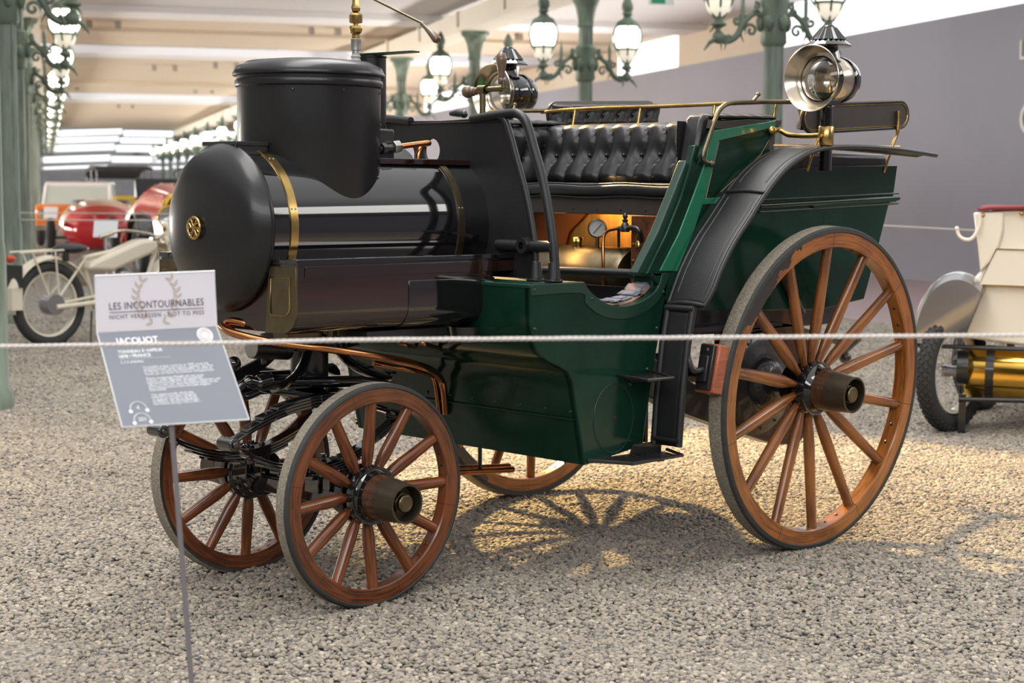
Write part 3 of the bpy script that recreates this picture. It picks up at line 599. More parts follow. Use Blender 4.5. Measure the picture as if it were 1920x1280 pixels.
for s in (-1, 1):
    g = MB(); P = [Vector((DX - .004, s * y, z)) for y, z in half]
    g.tube(smooth_path(P), .016, 10, flat=1.0)
    b_ = g.build('leather_rim', M['leather'], dash)
    g = MB(); P = [Vector((DX - .006, s * y, z)) for y, z in inner[1:]]; g.tube(smooth_path(P), .011, 8); g.build('leather_piping', M['leather'], dash)
    g = MB(); g.tube([(DX - .01, s * .30, 1.138), (DX - .01, s * .56, 1.138)], .020, 10); g.lathe([(.012, -.03), (.026, -.03), (.028, 0)], (DX - .01, s * .44, 1.140), (1, 0, 0), n=20)
    g.build('stay_bar', M['leather'], dash)
    g = MB()
    for yy in (.475, .558): g.tube([(DX - .004, s * yy, 1.03), (DX - .004, s * yy, 1.09)], [.024, .017], 10); g.box(DX - .03, DX + .02, s * yy - .02, s * yy + .02, 1.022, 1.032)
    g.build('stay_foot', M['black_iron'], dash, bevel=.003)
g = MB(); g.tube([(DX - .008, -.33, 1.553), (DX - .008, .33, 1.553)], .003, 6); g.tube([(DX - .008, .30, 1.56), (DX - .008, .22, 1.40)], .006, 6); g.build('stitching', M['leather'], dash)
g = MB(); g.tube([at(845, 213, 'x', .66), at(858, 212, 'x', .66), at(870, 214, 'x', .66)], [.008, .014, .012], 12); g.ball(at(870, 214, 'x', .66), .014, 10); g.build('dash_catch', M['black_iron'], dash)
# steering crank
g = MB(); a = at(905, 168, 'x', 1.0)
g.tube([Vector((1.0, a.y, 1.25)), Vector((1.0, a.y, a.z))], .012, 12)
g.lathe([(.016, -.02), (.016, .02)], a, (0, 1, 0)); k0 = at(882, 171, 'x', 1.0); k1 = at(944, 166, 'x', 1.0)
g.tube([k0, a, k1], .010, 12); g.tube([k1, k1 + Vector((0, 0, .03))], .009, 8)
sc_ = g.build('steering_crank', M['brass_dull'], car)
g = MB(); b0 = at(877, 172, 'x', 1.0); g.ball(b0, .024, 20); dd = (k1 - k0).normalized()
g.lathe([(.010, .018), (.018, .024), (.018, .030), (.012, .036), (.014, .046), (.009, .055)], b0, dd, n=20); g.build('crank_ball', M['handle_wood'], sc_)
g = MB(); h0 = at(940, 158, 'x', 1.0); g.lathe([(.009, 0), (.013, .005), (.014, .02), (.011, .024), (.013, .028), (.012, .035), (.016, .06), (.020, .085), (.0195, .10), (.013, .114), (0, .118)], h0, (0, 0, 1), n=24); g.build('crank_handle', M['handle_wood'], sc_)
# under-seat compartment -----------------------------------------------------
g = MB(); tk = [(.0, -.33), (.055, -.325), (.098, -.31), (.105, -.29), (.105, .30), (.098, .315), (0, .33)]
g.lathe([(r * 1.14, h) for r, h in tk], (1.30, .02, .995), (0, 1, 0), n=48); tank = g.build('brass_tank', M['brass_dull'], car, ang=50)
tk0 = at(1130, 470, 'x', 1.22)
g = MB(); fcap = at(1083, 455, 'x', 1.28); g.lathe([(.018, -.03), (.018, .0), (.022, .001), (.022, .018), (.018, .022), (0, .022)], (1.28, fcap.y, fcap.z), (0, 0, 1), n=28); g.build('filler_cap', M['brass'], tank)
gc = at(1120, 428, 'x', 1.27); g = MB(); fd = Vector((-.78, -.6, 0)).normalized()
g.lathe([(0, -.02), (.034, -.02), (.036, -.004), (.036, .006), (.031, .008), (.031, .002)], gc, fd, n=36); g.tube([gc + Vector((0, 0, -.03)), gc + Vector((0, 0, -.075))], .008, 8); gz = g.build('gauge_case', M['brass_dull'], tank)
g = MB(); g.lathe([(0, .003), (.031, .003)], gc, fd, n=32); g.build('gauge_dial', M['gauge_face'], gz)
g = MB(); tt = fd.cross(Vector((0, 0, 1))); g.tube([gc + fd * .005 + tt * -.016 + Vector((0, 0, .016)), gc + fd * .005 + tt * .014 + Vector((0, 0, -.018))], .0012, 5); g.build('gauge_needle', M['black_iron'], gz)
g = MB(); g.tube(smooth_path([at(1131, 560, 'x', 1.17), at(1131, 500, 'x', 1.17), at(1131, 450, 'x', 1.18), at(1138, 434, 'x', 1.19), at(1155, 429, 'x', 1.2), at(1168, 428, 'x', 1.2)]), .0065, 10); g.build('copper_feed_pipe', M['copper'], tank)
g = MB(); g.tube(smooth_path([at(1160, 429, 'x', 1.2), at(1172, 428, 'x', 1.2), at(1190, 427, 'x', 1.2), at(1199, 434, 'x', 1.2), at(1202, 452, 'x', 1.22)]), .0095, 10); vq = at(1172, 427, 'x', 1.2)
g.lathe([(.016, -.015), (.018, 0), (.012, .016), (.008, .02), (.012, .028), (.005, .032), (.010, .04), (.007, .05), (0, .054)], vq, (0, 0, 1), n=16); g.tube([at(1160, 432, 'x', 1.2), at(1160, 462, 'x', 1.26)], .006, 8); g.build('valve_fitting', M['black_iron'], tank)
g = MB(); q = at(1198, 452, 'x', 1.22); g.lathe([(.013, -.022), (.013, .0), (.011, .002), (.013, .004), (.013, .022), (.010, .024)], q, (0, 0, 1), n=8); g.build('hose_nut', M['brass'], tank)
g = MB(); g.box(1.42, 1.43, -.40, .56, .85, 1.29); g.build('compartment_back', M['copper_sheet'], car)
g = MB(); g.add([(1.41, -.03, 1.29), (1.41, .56, 1.29), (1.41, .56, .85), (1.41, .25, .9), (1.41, .16, 1.16), (1.41, .05, 1.245)], [(0, 1, 2, 3, 4, 5)]); g.build('compartment_shield', mat('dull_brown_wood_shield', (.20, .075, .035), .6, var=.3), car, solid=.006)
g = MB(); g.box(1.22, 1.24, -.52, -.335, .92, 1.232); 
for k in range(5): g.ball((1.218, -.35, .95 + k * .06), .007, 8)
g.build('scaly_plate', M['copper_plate'], car, bevel=.002)
l = bpy.data.lights.new('under_seat_fill', 'AREA'); l.shape = 'RECTANGLE'; l.size = .5; l.size_y = .06; l.energy = 1.8; l.color = (1, .58, .20)  # added fill under the seat board, makes the compartment's warm glow
lo_ = bpy.data.objects.new('under_seat_fill', l); C.objects.link(lo_); lo_.location = (1.32, .05, 1.272); lo_.rotation_euler = (0, radians(-25), 0)
g = MB(); g.tube([(1.10, .54, 1.020), (1.10, -.56, 1.032)], .017, 16); g.build('cross_rail', M['black_iron'], car)
g = MB(); g.box(1.14, 1.80, -.585, .585, .82, .835); g.box(1.12, 1.16, -.585, .585, .82, .98)
g.build('rear_floor', M['black_iron'], car)
g = MB(); g.box(1.245, 1.262, -.56, .56, 1.235, 1.300); sr_ = g.build('seat_rail', M['leather_back'], car, bevel=.003)
studs('rail_screw', M['black_iron'], sr_, [((1.245, -.5 + k * .12, 1.252), (-1, 0, 0)) for k in range(9)], .0045, .003)
g = MB(); g.box(1.262, 1.70, -.56, .56, 1.28, 1.297); g.build('seat_board', M['black_iron'], car)
# seat cushion
def cush(u, v):
    y = -.575 + u * 1.15; a = v * 2 * pi; hx, hz = .20, .026
    c_, s_ = cos(a), sin(a); n = 5
    x = 1.435 + hx * math.copysign(abs(c_) ** (2 / n), c_); z = 1.322 + hz * math.copysign(abs(s_) ** (2 / n), s_) + .003 * sin(y * 17) * (1 if s_ > 0 else .3)
    return Vector((x, y, z))
g = MB(); g.grid(cush, 40, 40); n0 = len(g.v)
g.add([cush(0, k / 40) for k in range(40)], [tuple(range(40))]); g.add([cush(1, k / 40) for k in range(40)], [tuple(range(40))])
cs = g.build('seat_cushion', M['leather_soft'], car, bevel=.006, ang=50)
g = MB()
for z in (1.298, 1.346): g.tube([(1.238, -.57 + 1.14 * k / 24, z + .003 * sin((-.57 + 1.14 * k / 24) * 17)) for k in range(25)], .0035, 6)
g.build('cushion_piping', M['leather'], cs)
# tufted backs
def tufted(name, O, U, V, Nn, w, h, nb, rows, depth, parent, th=.05, round_=.0):
    """pad with vertical pleats pinched at staggered buttons; U along, V up, Nn outwards"""
    O, U, V, Nn = Vector(O), Vector(U).normalized(), Vector(V).normalized(), Vector(Nn).normalized()
    btn = []
    for r_i in range(rows):
        zc = (r_i + .55) / rows if rows > 1 else .45
        for k in range(nb + 1): btn.append(((k + (.5 if r_i % 2 else 0)) / nb, zc))
    pw = w / nb
    def fn(a, b):
        u = a * w; v = b * h; d = depth
        # pleat line wanders towards the buttons
        ph = (a * nb + .18 * sin(b * pi * 2 * max(1, rows / 2) + .6)) % 1.0
        prof_ = (abs(sin(pi * ph))) ** .45
        off = d * prof_
        for bu, bv in btn:
            rr2 = ((a - bu) * w / (pw * .36)) ** 2 + ((b - bv) * h / (pw * .45)) ** 2
            off -= d * .75 * math.exp(-rr2)
        ed = min(1, b / .10, (1 - b) / .16, a / .03, (1 - a) / .03); ed = max(0, ed); ed = sin(ed * pi / 2)
        return O + U * u + V * v + Nn * ((th + off) * (.15 + .85 * ed))
    g = MB(); g.grid(fn, nb * 12, 30)
    back = []
    g.grid(lambda a, b: O + U * (a * w) + V * (b * h) + Nn * (-.0), 1, 1)
    o = g.build(name, M['leather_soft'], parent, ang=80)
    g = MB()
    for bu, bv in btn:
        if 0.02 < bu < .98: g.ball(O + U * bu * w + V * bv * h + Nn * (th + depth * .12), .0075, 8)
    g.build('button', M['leather_soft'], o)
    return o
lean = Vector((.10, 0, .30)).normalized()
tufted('seat_back', (1.60, .60, 1.335), (0, -1, 0), lean, (-lean.z, 0, lean.x), 1.20, .262, 13, 1, .028, car, .04)
g = MB(); g.prism([(1.60, 1.33), (1.69, 1.585), (1.72, 1.59), (1.74, 1.33)], 'y', -.585, .585); g.build('seat_back_board', M['leather_back'], car, bevel=.01)
# green side bodywork around the seat --------------------------------------------
pil_o = XZ([(1270, 510), (1300, 430), (1322, 360), (1340, 290), (1347, 262)], -BW)
pil_i = XZ([(1225, 512), (1262, 445), (1287, 380), (1303, 320), (1311, 270), (1313, 232)], -BW)
tonneau = [(1.04, 1.04)] + pil_i[1:4] + XZ([(1320, 280), (1334, 250)], -BW) + [(1.40, 1.572), (1.55, 1.582), (1.715, 1.585), (1.735, 1.56), (1.675, 1.50), (1.69, 1.43), (1.80, 1.405), (2.035, 1.42), (2.516, 1.43), (2.49, 1.30), (2.46, 1.27), (2.406, 1.133), (2.306, .902), (2.02, .873), (1.3, .90), (1.12, .93)]
for s in (-1, 1):
    sp_ = None
    g = MB(); g.prism(tonneau, 'y', s * BW, s * (BW - .025)); sp_ = g.build('body_side', M['green'], car, ang=30, bevel=.002)
    # light green framing
    lt = XZ([(1235, 508), (1268, 508), (1300, 430), (1322, 362), (1340, 292), (1346, 264), (1452, 238), (1452, 226), (1330, 246), (1322, 300), (1300, 362), (1270, 440)], -BW)
    g = MB(); g.prism(lt, 'y', s * (BW + .006), s * (BW - .002)); g.build('light_green_frame', M['green_light'], sp_, bevel=.002, label='bright green painted frame')
    lb = XZ([(1308, 384), (1316, 372), (1350, 369), (1340, 381)], -BW)
    g = MB(); g.prism(lb, 'y', s * (BW + .005), s * (BW - .002)); g.build('light_green_bar', M['green_light'], sp_, bevel=.001, label='bright green painted bar')
    g = MB(); P = XZ([(1347, 266), (1450, 242), (1441, 262), (1425, 290), (1350, 360), (1322, 372)], -BW); g.tube([Vector((x, s * (BW + .003), z)) for x, z in P], .0022, 5, closed=True); g.build('panel_bead', M['brass_dull'], sp_)
    # inner pillar strips
    P = XZ([(1212, 514), (1226, 514), (1263, 447), (1289, 380), (1305, 320), (1313, 272), (1303, 272), (1293, 315), (1276, 372), (1249, 440)], -BW)
    g = MB(); g.prism(P, 'y', s * (BW + .001), s * (BW - .03)); g.build('pillar_strip', M['green'], sp_, bevel=.004)
    P = XZ([(1199, 512), (1214, 514), (1251, 440), (1277, 372), (1296, 312), (1292, 300), (1268, 362), (1238, 436)], -BW)
    g = MB(); g.prism([(x, z) for x, z in P], 'y', s * (BW - .012), s * (BW - .05)); g.build('pillar_strip', M['green_edge'], sp_, bevel=.004)
    P = XZ([(1218, 500), (1236, 500), (1262, 440), (1284, 396), (1252, 393)], -.46)
    g = MB(); g.prism(P, 'y', s * .46, s * .45); g.build('seat_end_board', M['green_edge'], sp_, bevel=.002)
    # mouldings round the tonneau
    for z0, z1, r, mm_ in ((1.292, 1.318, .004, 'green_edge'), (1.270, 1.300, .011, 'green'), (1.248, 1.278, .004, 'green_edge')):
        P = [Vector((1.62 + (2.52 - 1.62) * t, s * (BW + .004), z0 + (z1 - z0) * t)) for t in [k / 10 for k in range(11)]]
        g = MB(); g.tube(P, r, 8); g.build('moulding', M[mm_], sp_)
    g = MB(); g.prism([(1.95, 1.262), (2.50, 1.285), (2.50, 1.30), (1.93, 1.272)], 'y', s * (BW + .012), s * (BW - .01)); g.build('moulding', M['green'], sp_, bevel=.002)
    # padded arm
    g = MB(); P = [(1.245, 1.30), (1.275, 1.40), (1.295, 1.50), (1.312, 1.575), (1.335, 1.597), (1.36, 1.590), (1.39, 1.588), (1.45, 1.578), (1.60, 1.588), (1.74, 1.596), (1.75, 1.57), (1.74, 1.34)]
    g.prism(P, 'y', s * (BW - .022), s * (BW - .10)); pa = g.build('arm_pad', M['leather_soft'], car, bevel=.014, ang=40)
    tufted('arm_tufting', (1.275, s * .502, 1.345), (1, 0, 0), (0, 0, 1), (0, -s, 0), .40, .225, 4, 1, .022, pa, .014)
    def padtop(a, b, s=s): 
        x = 1.36 + a * .37; return Vector((x, s * (BW - .012 - b * .095), 1.585 + .012 * abs(sin(a * pi * 5)) ** .5 * sin(pi * b) + .008 * a))
    g = MB(); g.grid(padtop, 50, 10); g.build('quilted_arm_top', M['leather_soft'], pa, solid=.01)
    g = MB(); g.prism([(1.335, 1.545), (1.40, 1.545), (1.74, 1.565), (1.745, 1.585), (1.40, 1.572), (1.345, 1.575)], 'y', s * (BW + .002), s * (BW - .02)); g.build('leather_valance', M['leather_back'], pa)
g = MB(); g.prism([(2.50, 1.43), (2.49, 1.30), (2.46, 1.27), (2.306, .902), (2.28, .902), (2.44, 1.28), (2.47, 1.43)], 'y', -BW + .01, BW - .01); g.build('tail_panel', M['green'], car)
g = MB(); g.box(1.80, 2.45, -.56, .56, 1.16, 1.18); g.build('rear_seat_board', M['black_iron'], car)
# rear upholstery
for s in (-1, 1):
    g = MB(); g.box(1.76, 2.47, s * .585, s * .52, 1.18, 1.475); ru = g.build('rear_seat_pad', M['leather_soft'], car, bevel=.02)
    # stadium-shaped backrest
    x0, x1, zc0, zc1, hr = 1.86, 2.56, 1.597, 1.632, .052
    if s > 0: x0, x1, zc0, zc1 = 1.74, 2.43, 1.635, 1.66
    P = []
    for k in range(9): a = radians(90 + 180 * k / 8); P.append((x0 + hr + hr * cos(a), zc0 + hr * sin(a)))
    for k in range(9): a = radians(-90 + 180 * k / 8); P.append((x1 - hr + hr * cos(a), zc1 + hr * sin(a)))
    g = MB(); g.prism(P, 'y', s * .615, s * .595); rb = g.build('rear_backrest', M['leather_back'], car, bevel=.006, ang=40)
    g = MB(); g.tube([Vector((x, s * .612, z)) for x, z in P], .007, 8, closed=True); g.build('backrest_piping', M['leather_soft'], rb)
    P2 = [(x0 + hr + (x - x0 - hr) * .86 if x < x0 + hr else (x1 - hr + (x - x1 + hr) * .86 if x > x1 - hr else x), (zc0 if x < (x0 + x1) / 2 else zc1) + (z - (zc0 if x < (x0 + x1) / 2 else zc1)) * .84) for x, z in P]
    g = MB(); g.tube([Vector((x, s * .6165, z)) for x, z in P2], .0028, 6, closed=True); g.build('gilt_line', M['brass'], rb)
    lt_ = (zc1 - zc0) / (x1 - x0 - .1)
    tufted('tufted_face', (x0 + .012, s * .60, zc0 - .044), (1, 0, lt_), (0, 0, 1), (0, -s, 0), x1 - x0 - .024, .088, 7, 1, .018, rb, .03)
    for xx in (x0 + .10, x1 - .09):
        zt_ = 1.665 if s < 0 else 1.69
        g = MB(); g.tube(smooth_path([(xx - .05, s * .60, 1.40), (xx - .02, s * .615, 1.50), (xx, s * .625, 1.56), (xx + .005, s * .625, zt_ - .02)]), [.006] * 12 + [.0085] * 7, 8); g.build('backrest_stay', M['brass'], rb)
    g = MB(); g.tube(smooth_path([(1.60, s * .56, 1.49), (1.9, s * .585, 1.495), (2.3, s * .59, 1.50), (2.54, s * .59, 1.505)]), .006, 8); g.build('rear_hand_rail', M['brass'], car)
# brass rails round the bench
zr = 1.654
g = MB(); g.tube(smooth_path([(1.72, .63, 1.645), (1.75, .55, 1.652), (1.75, .3, 1.655), (1.75, 0, 1.653), (1.75, -.3, 1.654), (1.752, -.64, 1.655)]), .0075, 10)
br = g.build('back_rail', M['brass'], car)
for yy in (.46, .1, -.28, -.57):
    g = MB(); g.tube([(1.75, yy, 1.655), (1.735, yy, 1.585)], .006, 8); g.build('rail_post', M['brass'], br)
for s in (-1, 1):
    P = [Vector((q.x, s * .62, q.z)) for q in [at(px, py, 'y', -.62) for px, py in ((1485, 191), (1430, 191), (1372, 193), (1352, 203), (1342, 222), (1325, 270), (1318, 292), (1322, 303), (1334, 307))]]
    g = MB(); g.tube(smooth_path(P), .0085, 10); g.ball(P[-1], .013, 10); ah = g.build('arm_rail', M['brass_dull'], car)
    q = at(1411, 191, 'y', -.62); g = MB(); g.tube([Vector((q.x, s * .62, q.z)), Vector((q.x + .02, s * .63, q.z + .025))], .006, 8); g.ball((q.x + .02, s * .63, q.z + .027), .009, 8); g.build('rail_stud', M['brass_dull'], ah)
    g = MB(); P = [Vector((q.x, q.y, q.z)) for q in (at(1447, 245, 'y', -.61), at(1462, 244, 'y', -.62), at(1480, 253, 'y', -.66), at(1510, 255, 'y', -.73), at(1536, 254, 'y', -.79))]
    g.tube(smooth_path([Vector((p.x, -s * p.y * -1 if False else (p.y if s < 0 else -p.y), p.z)) for p in P]), .010, 10)
    g.ball((P[0].x, s * .61, P[0].z), .018, 10); g.build('lamp_bracket', M['brass'], car)
# fenders -----------------------------------------------------------------------
fpath = [(1.095, .935), (1.155, 1.045), (1.23, 1.145), (1.31, 1.225), (1.40, 1.315), (1.50, 1.395), (1.60, 1.445), (1.70, 1.473), (1.80, 1.485), (1.97, 1.490), (2.2, 1.486), (2.40, 1.478), (2.574, 1.470)]
fp_s = smooth_path([(x, 0, z) for x, z in fpath], 5)
for s in (-1, 1):
    nF = len(fp_s) - 1
    def ff(a, b, s=s):
        p = fp_s[min(nF, int(a * nF + .5))]; t = min(1, (1 - a) * 6); t0 = min(1, a * 9 + .35)
        yo = -.80 + (1 - t) * .06 - 0.0; yi = -.625 - (1 - t) * .03
        yo = -.63 + (yo + .63) * (1 - (1 - min(1, a * 22)) * .10)
        y = yi + (yo - yi) * b; return Vector((p.x, -s * y * -1 if False else (y if s < 0 else -y), p.z + .006 * sin(pi * b)))
    g = MB(); g.grid(ff, nF, 10); fe = g.build('leather_fender', M['leather'], car, solid=.008, ang=60)
    g = MB()
    E0 = [ff(k / nF, 0) for k in range(nF + 1)]; E1 = [ff(k / nF, 1) for k in range(nF + 1)]
    g.tube(E0, .008, 8); g.tube(E1, .009, 8); g.tube([ff(0, k / 10) for k in range(11)], .010, 8); g.tube([ff(1, k / 10) for k in range(11)], .006, 8); g.tube([ff(20 / nF, k / 10) + Vector((-.004, 0, .004)) for k in range(11)], .007, 8)
    g.tube([ff(k / nF, .16) + Vector((-.002, 0, .002)) for k in range(2, 20)], .003, 6); g.tube([ff(k / nF, .84) + Vector((-.002, 0, .002)) for k in range(2, 20)], .003, 6)
    g.tube([ff(k / nF, .16) + Vector((-.002, 0, .002)) for k in range(22, nF - 8)], .003, 6); g.tube([ff(k / nF, .84) + Vector((-.002, 0, .002)) for k in range(22, nF - 8)], .003, 6)
    g.build('fender_rolled_edge', M['leather'], fe)
    # lower upright
    ys = lambda y: y if s < 0 else -y
    lo = [(1.088, .93), (1.060, .80), (1.035, .62), (1.022, .455)]
    def lf(a, b):
        i = min(2, int(a * 3)); t = a * 3 - i; x = lo[i][0] + (lo[i + 1][0] - lo[i][0]) * t; z = lo[i][1] + (lo[i + 1][1] - lo[i][1]) * t
        return Vector((x, ys(-.625 - .125 * b), z))
    g = MB(); g.grid(lf, 12, 4); lu = g.build('splash_upright', M['leather'], car, solid=.010)
    g = MB(); g.tube([lf(k / 12, .06) for k in range(13)], .013, 8); g.tube([lf(k / 12, .94) for k in range(13)], .013, 8); g.tube([lf(0, k / 4) + Vector((-.004, 0, -.008)) for k in range(5)], .013, 8); g.tube([lf(1, k / 4) + Vector((-.002, 0, .02)) for k in range(5)], .010, 8); g.build('upright_rolled_edge', M['leather'], lu)
    # steps
    g = MB()
    def slotted(x0, x1, x2, x3, ya, yb, z, ns):
        # bars running along y between two end rails
        for k in range(ns):
            t0 = k / ns; t1 = (k + .62) / ns
            g.add([(x0 + (x1 - x0) * t0, ys(ya), z), (x0 + (x1 - x0) * t1, ys(ya), z), (x2 + (x3 - x2) * t1, ys(yb), z), (x2 + (x3 - x2) * t0, ys(yb), z),
                   (x0 + (x1 - x0) * t0, ys(ya), z - .006), (x0 + (x1 - x0) * t1, ys(ya), z - .006), (x2 + (x3 - x2) * t1, ys(yb), z - .006), (x2 + (x3 - x2) * t0, ys(yb), z - .006)],
                  [(0, 1, 2, 3), (7, 6, 5, 4), (0, 4, 5, 1), (1, 5, 6, 2), (2, 6, 7, 3), (3, 7, 4, 0)])
    slotted(.865, 1.03, .835, .955, -.60, -.765, .70, 6)
    g.tube([(.865, ys(-.60), .70), (.83, ys(-.77), .70), (.955, ys(-.77), .70), (1.04, ys(-.61), .70)], .006, 6); g.prism([(.87, .70), (1.05, .70), (1.04, .665), (.93, .672)], 'y', ys(-.604), ys(-.612))
    g.build('upper_step', M['black_iron'], car)
    g = MB()
    slotted(.76, 1.08, .80, 1.045, -.62, -.735, .425, 9)
    g.tube([(.715, ys(-.61), .425), (.795, ys(-.74), .422), (1.046, ys(-.74), .425), (1.08, ys(-.64), .43)], .006, 6); g.prism([(.90, .425), (1.06, .425), (1.06, .462), (.92, .462)], 'y', ys(-.625), ys(-.632)); g.box(.72, 1.06, ys(-.60), ys(-.625), .418, .426)
    g.box(.97, 1.0, ys(-.70), ys(-.67), .405, .42)
    g.build('lower_step', M['black_iron'], car)
    # brake block
    bx = at(1328, 690, 'y', -.77)
    Mb = Matrix.Translation((bx.x, ys(-.77), bx.z)) @ Matrix.Rotation(radians(12), 4, 'Y')
    g = MB(); g.prism([(-.005, -.085), (.045, -.085), (.050, .085), (-.005, .085)], 'y', -.042, .042, Mb); bb_ = g.build('brake_block', M['brakewood'], car, bevel=.005)
    g = MB(); g.box(-.022, -.005, -.030, .030, -.075, .080, Mb); g.box(-.034, -.022, -.02, .02, -.05, .04, Mb)
    g.lathe([(0, .004), (.007, .003), (.009, 0)], Mb @ Vector((-.022, 0, .06)), Mb.to_3x3() @ Vector((-1, 0, 0)), n=10); g.build('brake_shoe', M['black_iron'], bb_, bevel=.003)
    g = MB(); P = [Mb @ Vector((-.03, .0, -.01)), Mb @ Vector((-.07, .01, -.015)), at(1288, 660, 'y', -.74), at(1287, 620, 'y', -.72), at(1294, 572, 'y', -.70)]
    P = [Vector((p.x, ys(-abs(p.y)), p.z)) for p in P]; g.tube(smooth_path(P), .011, 10); g.build('brake_arm', M['black_iron'], bb_)
# lamps ----------------------------------------------------------------------------
def lamp(base, y, label):
    b = base; lp = bpy.data.objects.new('carriage_lamp', None); C.objects.link(lp); lp.parent = car; lp['label'] = label
    X = Vector((-1, 0, 0)); zc = 1.728
    c0 = Vector((b, y, zc))
    g = MB(); g.lathe([(.0225, 1.40), (.0225, 1.625), (.028, 1.628), (.028, 1.634), (.022, 1.640)], (b, y, 0), n=24); g.prism([(b - .035, 1.635), (b + .035, 1.635), (b + .06, 1.675), (b - .05, 1.675)], 'y', y - .03, y + .03); g.build('lamp_post', M['black_gloss'], lp)
    g = MB(); g.lathe([(.026, 1.492), (.0275, 1.495), (.0275, 1.558), (.026, 1.56)], (b, y, 0), n=28); g.build('post_socket', M['brass'], lp)
    g = MB(); g.lathe([(.080, -.005), (.083, 0), (.083, .022), (.080, .024), (.080, .106), (.084, .108), (.084, .120), (.074, .150), (.0, .160)], (b - .045, y, zc), (1, 0, 0), n=48); g.build('lamp_body', M['black_gloss'], lp)
    g = MB(); g.lathe([(.081, .030), (.0815, .031), (.0815, .098), (.081, .099)], (b - .045, y, zc), (1, 0, 0), n=48); g.build('polished_band', M['nickel'] if y < 0 else M['black_gloss'], lp)
    g = MB(); g.lathe([(.118, .0), (.120, .002), (.116, .004), (.108, .014), (.096, .026), (.086, .040), (.080, .055), (.084, .056), (.092, .040), (.104, .022), (.120, .004)], (b - .10, y, zc), (1, 0, 0), n=64); g.build('lamp_bell', M['nickel'], lp)
    g = MB(); g.lathe([(.079, 0), (.06, -.012), (.03, -.020), (0, -.022)], (b - .048, y, zc), (1, 0, 0), n=48); g.build('lamp_lens', M['glass'], lp)
    g = MB(); g.lathe([(.078, .0), (.066, .045), (.045, .072), (0, .085)], (b - .040, y, zc), (1, 0, 0), n=48); g.build('lamp_reflector', M['nickel'], lp)
    g = MB(); g.lathe([(.012, -.07), (.012, -.03), (.003, -.02), (.003, .03), (0, .031)], (b, y, zc), n=12); g.build('lamp_burner', M['brass'], lp)
    ch = zc + .060
    g = MB(); g.lathe([(.050, ch), (.042, ch + .018), (.036, ch + .055), (.040, ch + .058), (.082, ch + .058), (.084, ch + .062), (.070, ch + .072), (.060, ch + .080), (.045, ch + .082)], (b, y, 0), n=40); g.build('lamp_chimney', M['black_gloss'], lp)
    g = MB(); g.lathe([(.066, ch + .082), (.030, ch + .126), (.018, ch + .128)], (b, y, 0), n=36, flute=1, depth=.14); g.lathe([(.022, ch + .124), (.024, ch + .128), (.020, ch + .134), (0, ch + .136)], (b, y, 0), n=24); g.build('fluted_cap', M['black_gloss'], lp, ang=10)
q = at(1549, 250, 'y', -.785); lamp(q.x, -.785, 'near carriage lamp with polished metal side band')
q = at(953, 150, 'y', .80); lamp(q.x, .80, 'far carriage lamp with plain black side')
# chassis and drive ---------------------------------------------------------------------
for s in (-1, 1):
    g = MB(); g.box(.66, 2.30, s * .50, s * .46, .80, .90); g.build('chassis_rail', M['black_iron'], car, bevel=.004)
    P = XZ([(1268, 694), (1340, 745), (1372, 748), (1368, 590), (1420, 596), (1500, 608), (1518, 640), (1530, 720), (1524, 800), (1495, 835), (1450, 832), (1340, 795), (1268, 768), (1210, 740), (1210, 660)], -.50)
    g = MB(); g.prism(P, 'y', s * .50, s * .42); cc_ = g.build('chain_case', M['black_iron'], car, bevel=.006)
    g = MB(); g.lathe([(.20, 0), (.19, .012), (.15, .014), (.12, .03), (.10, .032), (.09, .06), (.05, .08), (0, .08)], (1.7732, s * .50, .60), (0, s, 0), n=48)
    g.build('axle_boss', M['black_iron'], cc_)
    studs('case_bolt', M['black_iron'], cc_, [((1.7732 + .175 * cos(2 * pi * k / 12), s * .512, .6 + .175 * sin(2 * pi * k / 12)), (0, s, 0)) for k in range(12)], .007)
g = MB(); q = at(1500, 600, 'y', -.58); g.tube([at(1462, 505, 'y', -.615), at(1502, 588, 'y', -.615)], .020, 8); g.tube([at(1395, 582, 'y', -.58), at(1535, 572, 'y', -.58)], .009, 8); g.build('spring_hanger', M['black_iron'], car, bevel=.003)
g = MB(); q = at(1590, 645, 'y', .0); g.tube([q + Vector((-.05, 0, -.02)), q + Vector((.06, 0, .03))], .03, 12); g.ball(q + Vector((.04, 0, .03)), .035); g.ball(q + Vector((-.02, 0, -.06)), .028); g.tube([q, Vector((2.2, 0, .84))], .02, 8); g.build('tow_fitting', M['black_iron'], car)
g = MB(); g.tube([(1.1, -.1, .72), (1.75, -.1, .66)], .022, 10); g.tube([(1.1, .1, .70), (1.75, .1, .64)], .022, 10); g.build('drive_rod', M['black_iron'], car)
# ------------------------------------------------------------------ hall
M['wall_grey'] = mat('matt_grey_violet_wall', (.30, .30, .34), .75, 0, 0, .06, 1.2)
M['wall_letter'] = mat('cream_wall_lettering', (.80, .76, .66), .6)
M['ceil_tan'] = mat('warm_tan_ceiling', (.66, .55, .42), .8, 0, 0, .06, .6)
M['ceil_pale'] = mat('pale_grey_ceiling', (.62, .60, .59), .8)
M['beam'] = mat('cream_roof_beam', (.74, .68, .56), .6, 0, 0, .08, 1)
M['white_trim'] = mat('white_roof_trim', (.85, .84, .84), .6)
M['skylight'] = mat('daylit_skylight_glass', (.9, .92, .95), .4, emit=(.93, .97, 1.0), estr=1.25)
M['skyblue'] = mat('frosted_skylight_glass', (.6, .65, .72), .5, emit=(.60, .63, .70), estr=.55)
M['patina'] = mat('green_patina_cast_iron', (.20, .27, .20), .45, .2, 0, .55, 3, .2, 30, col2=(.075, .095, .075), stretch=(2.5, 2.5, .5))
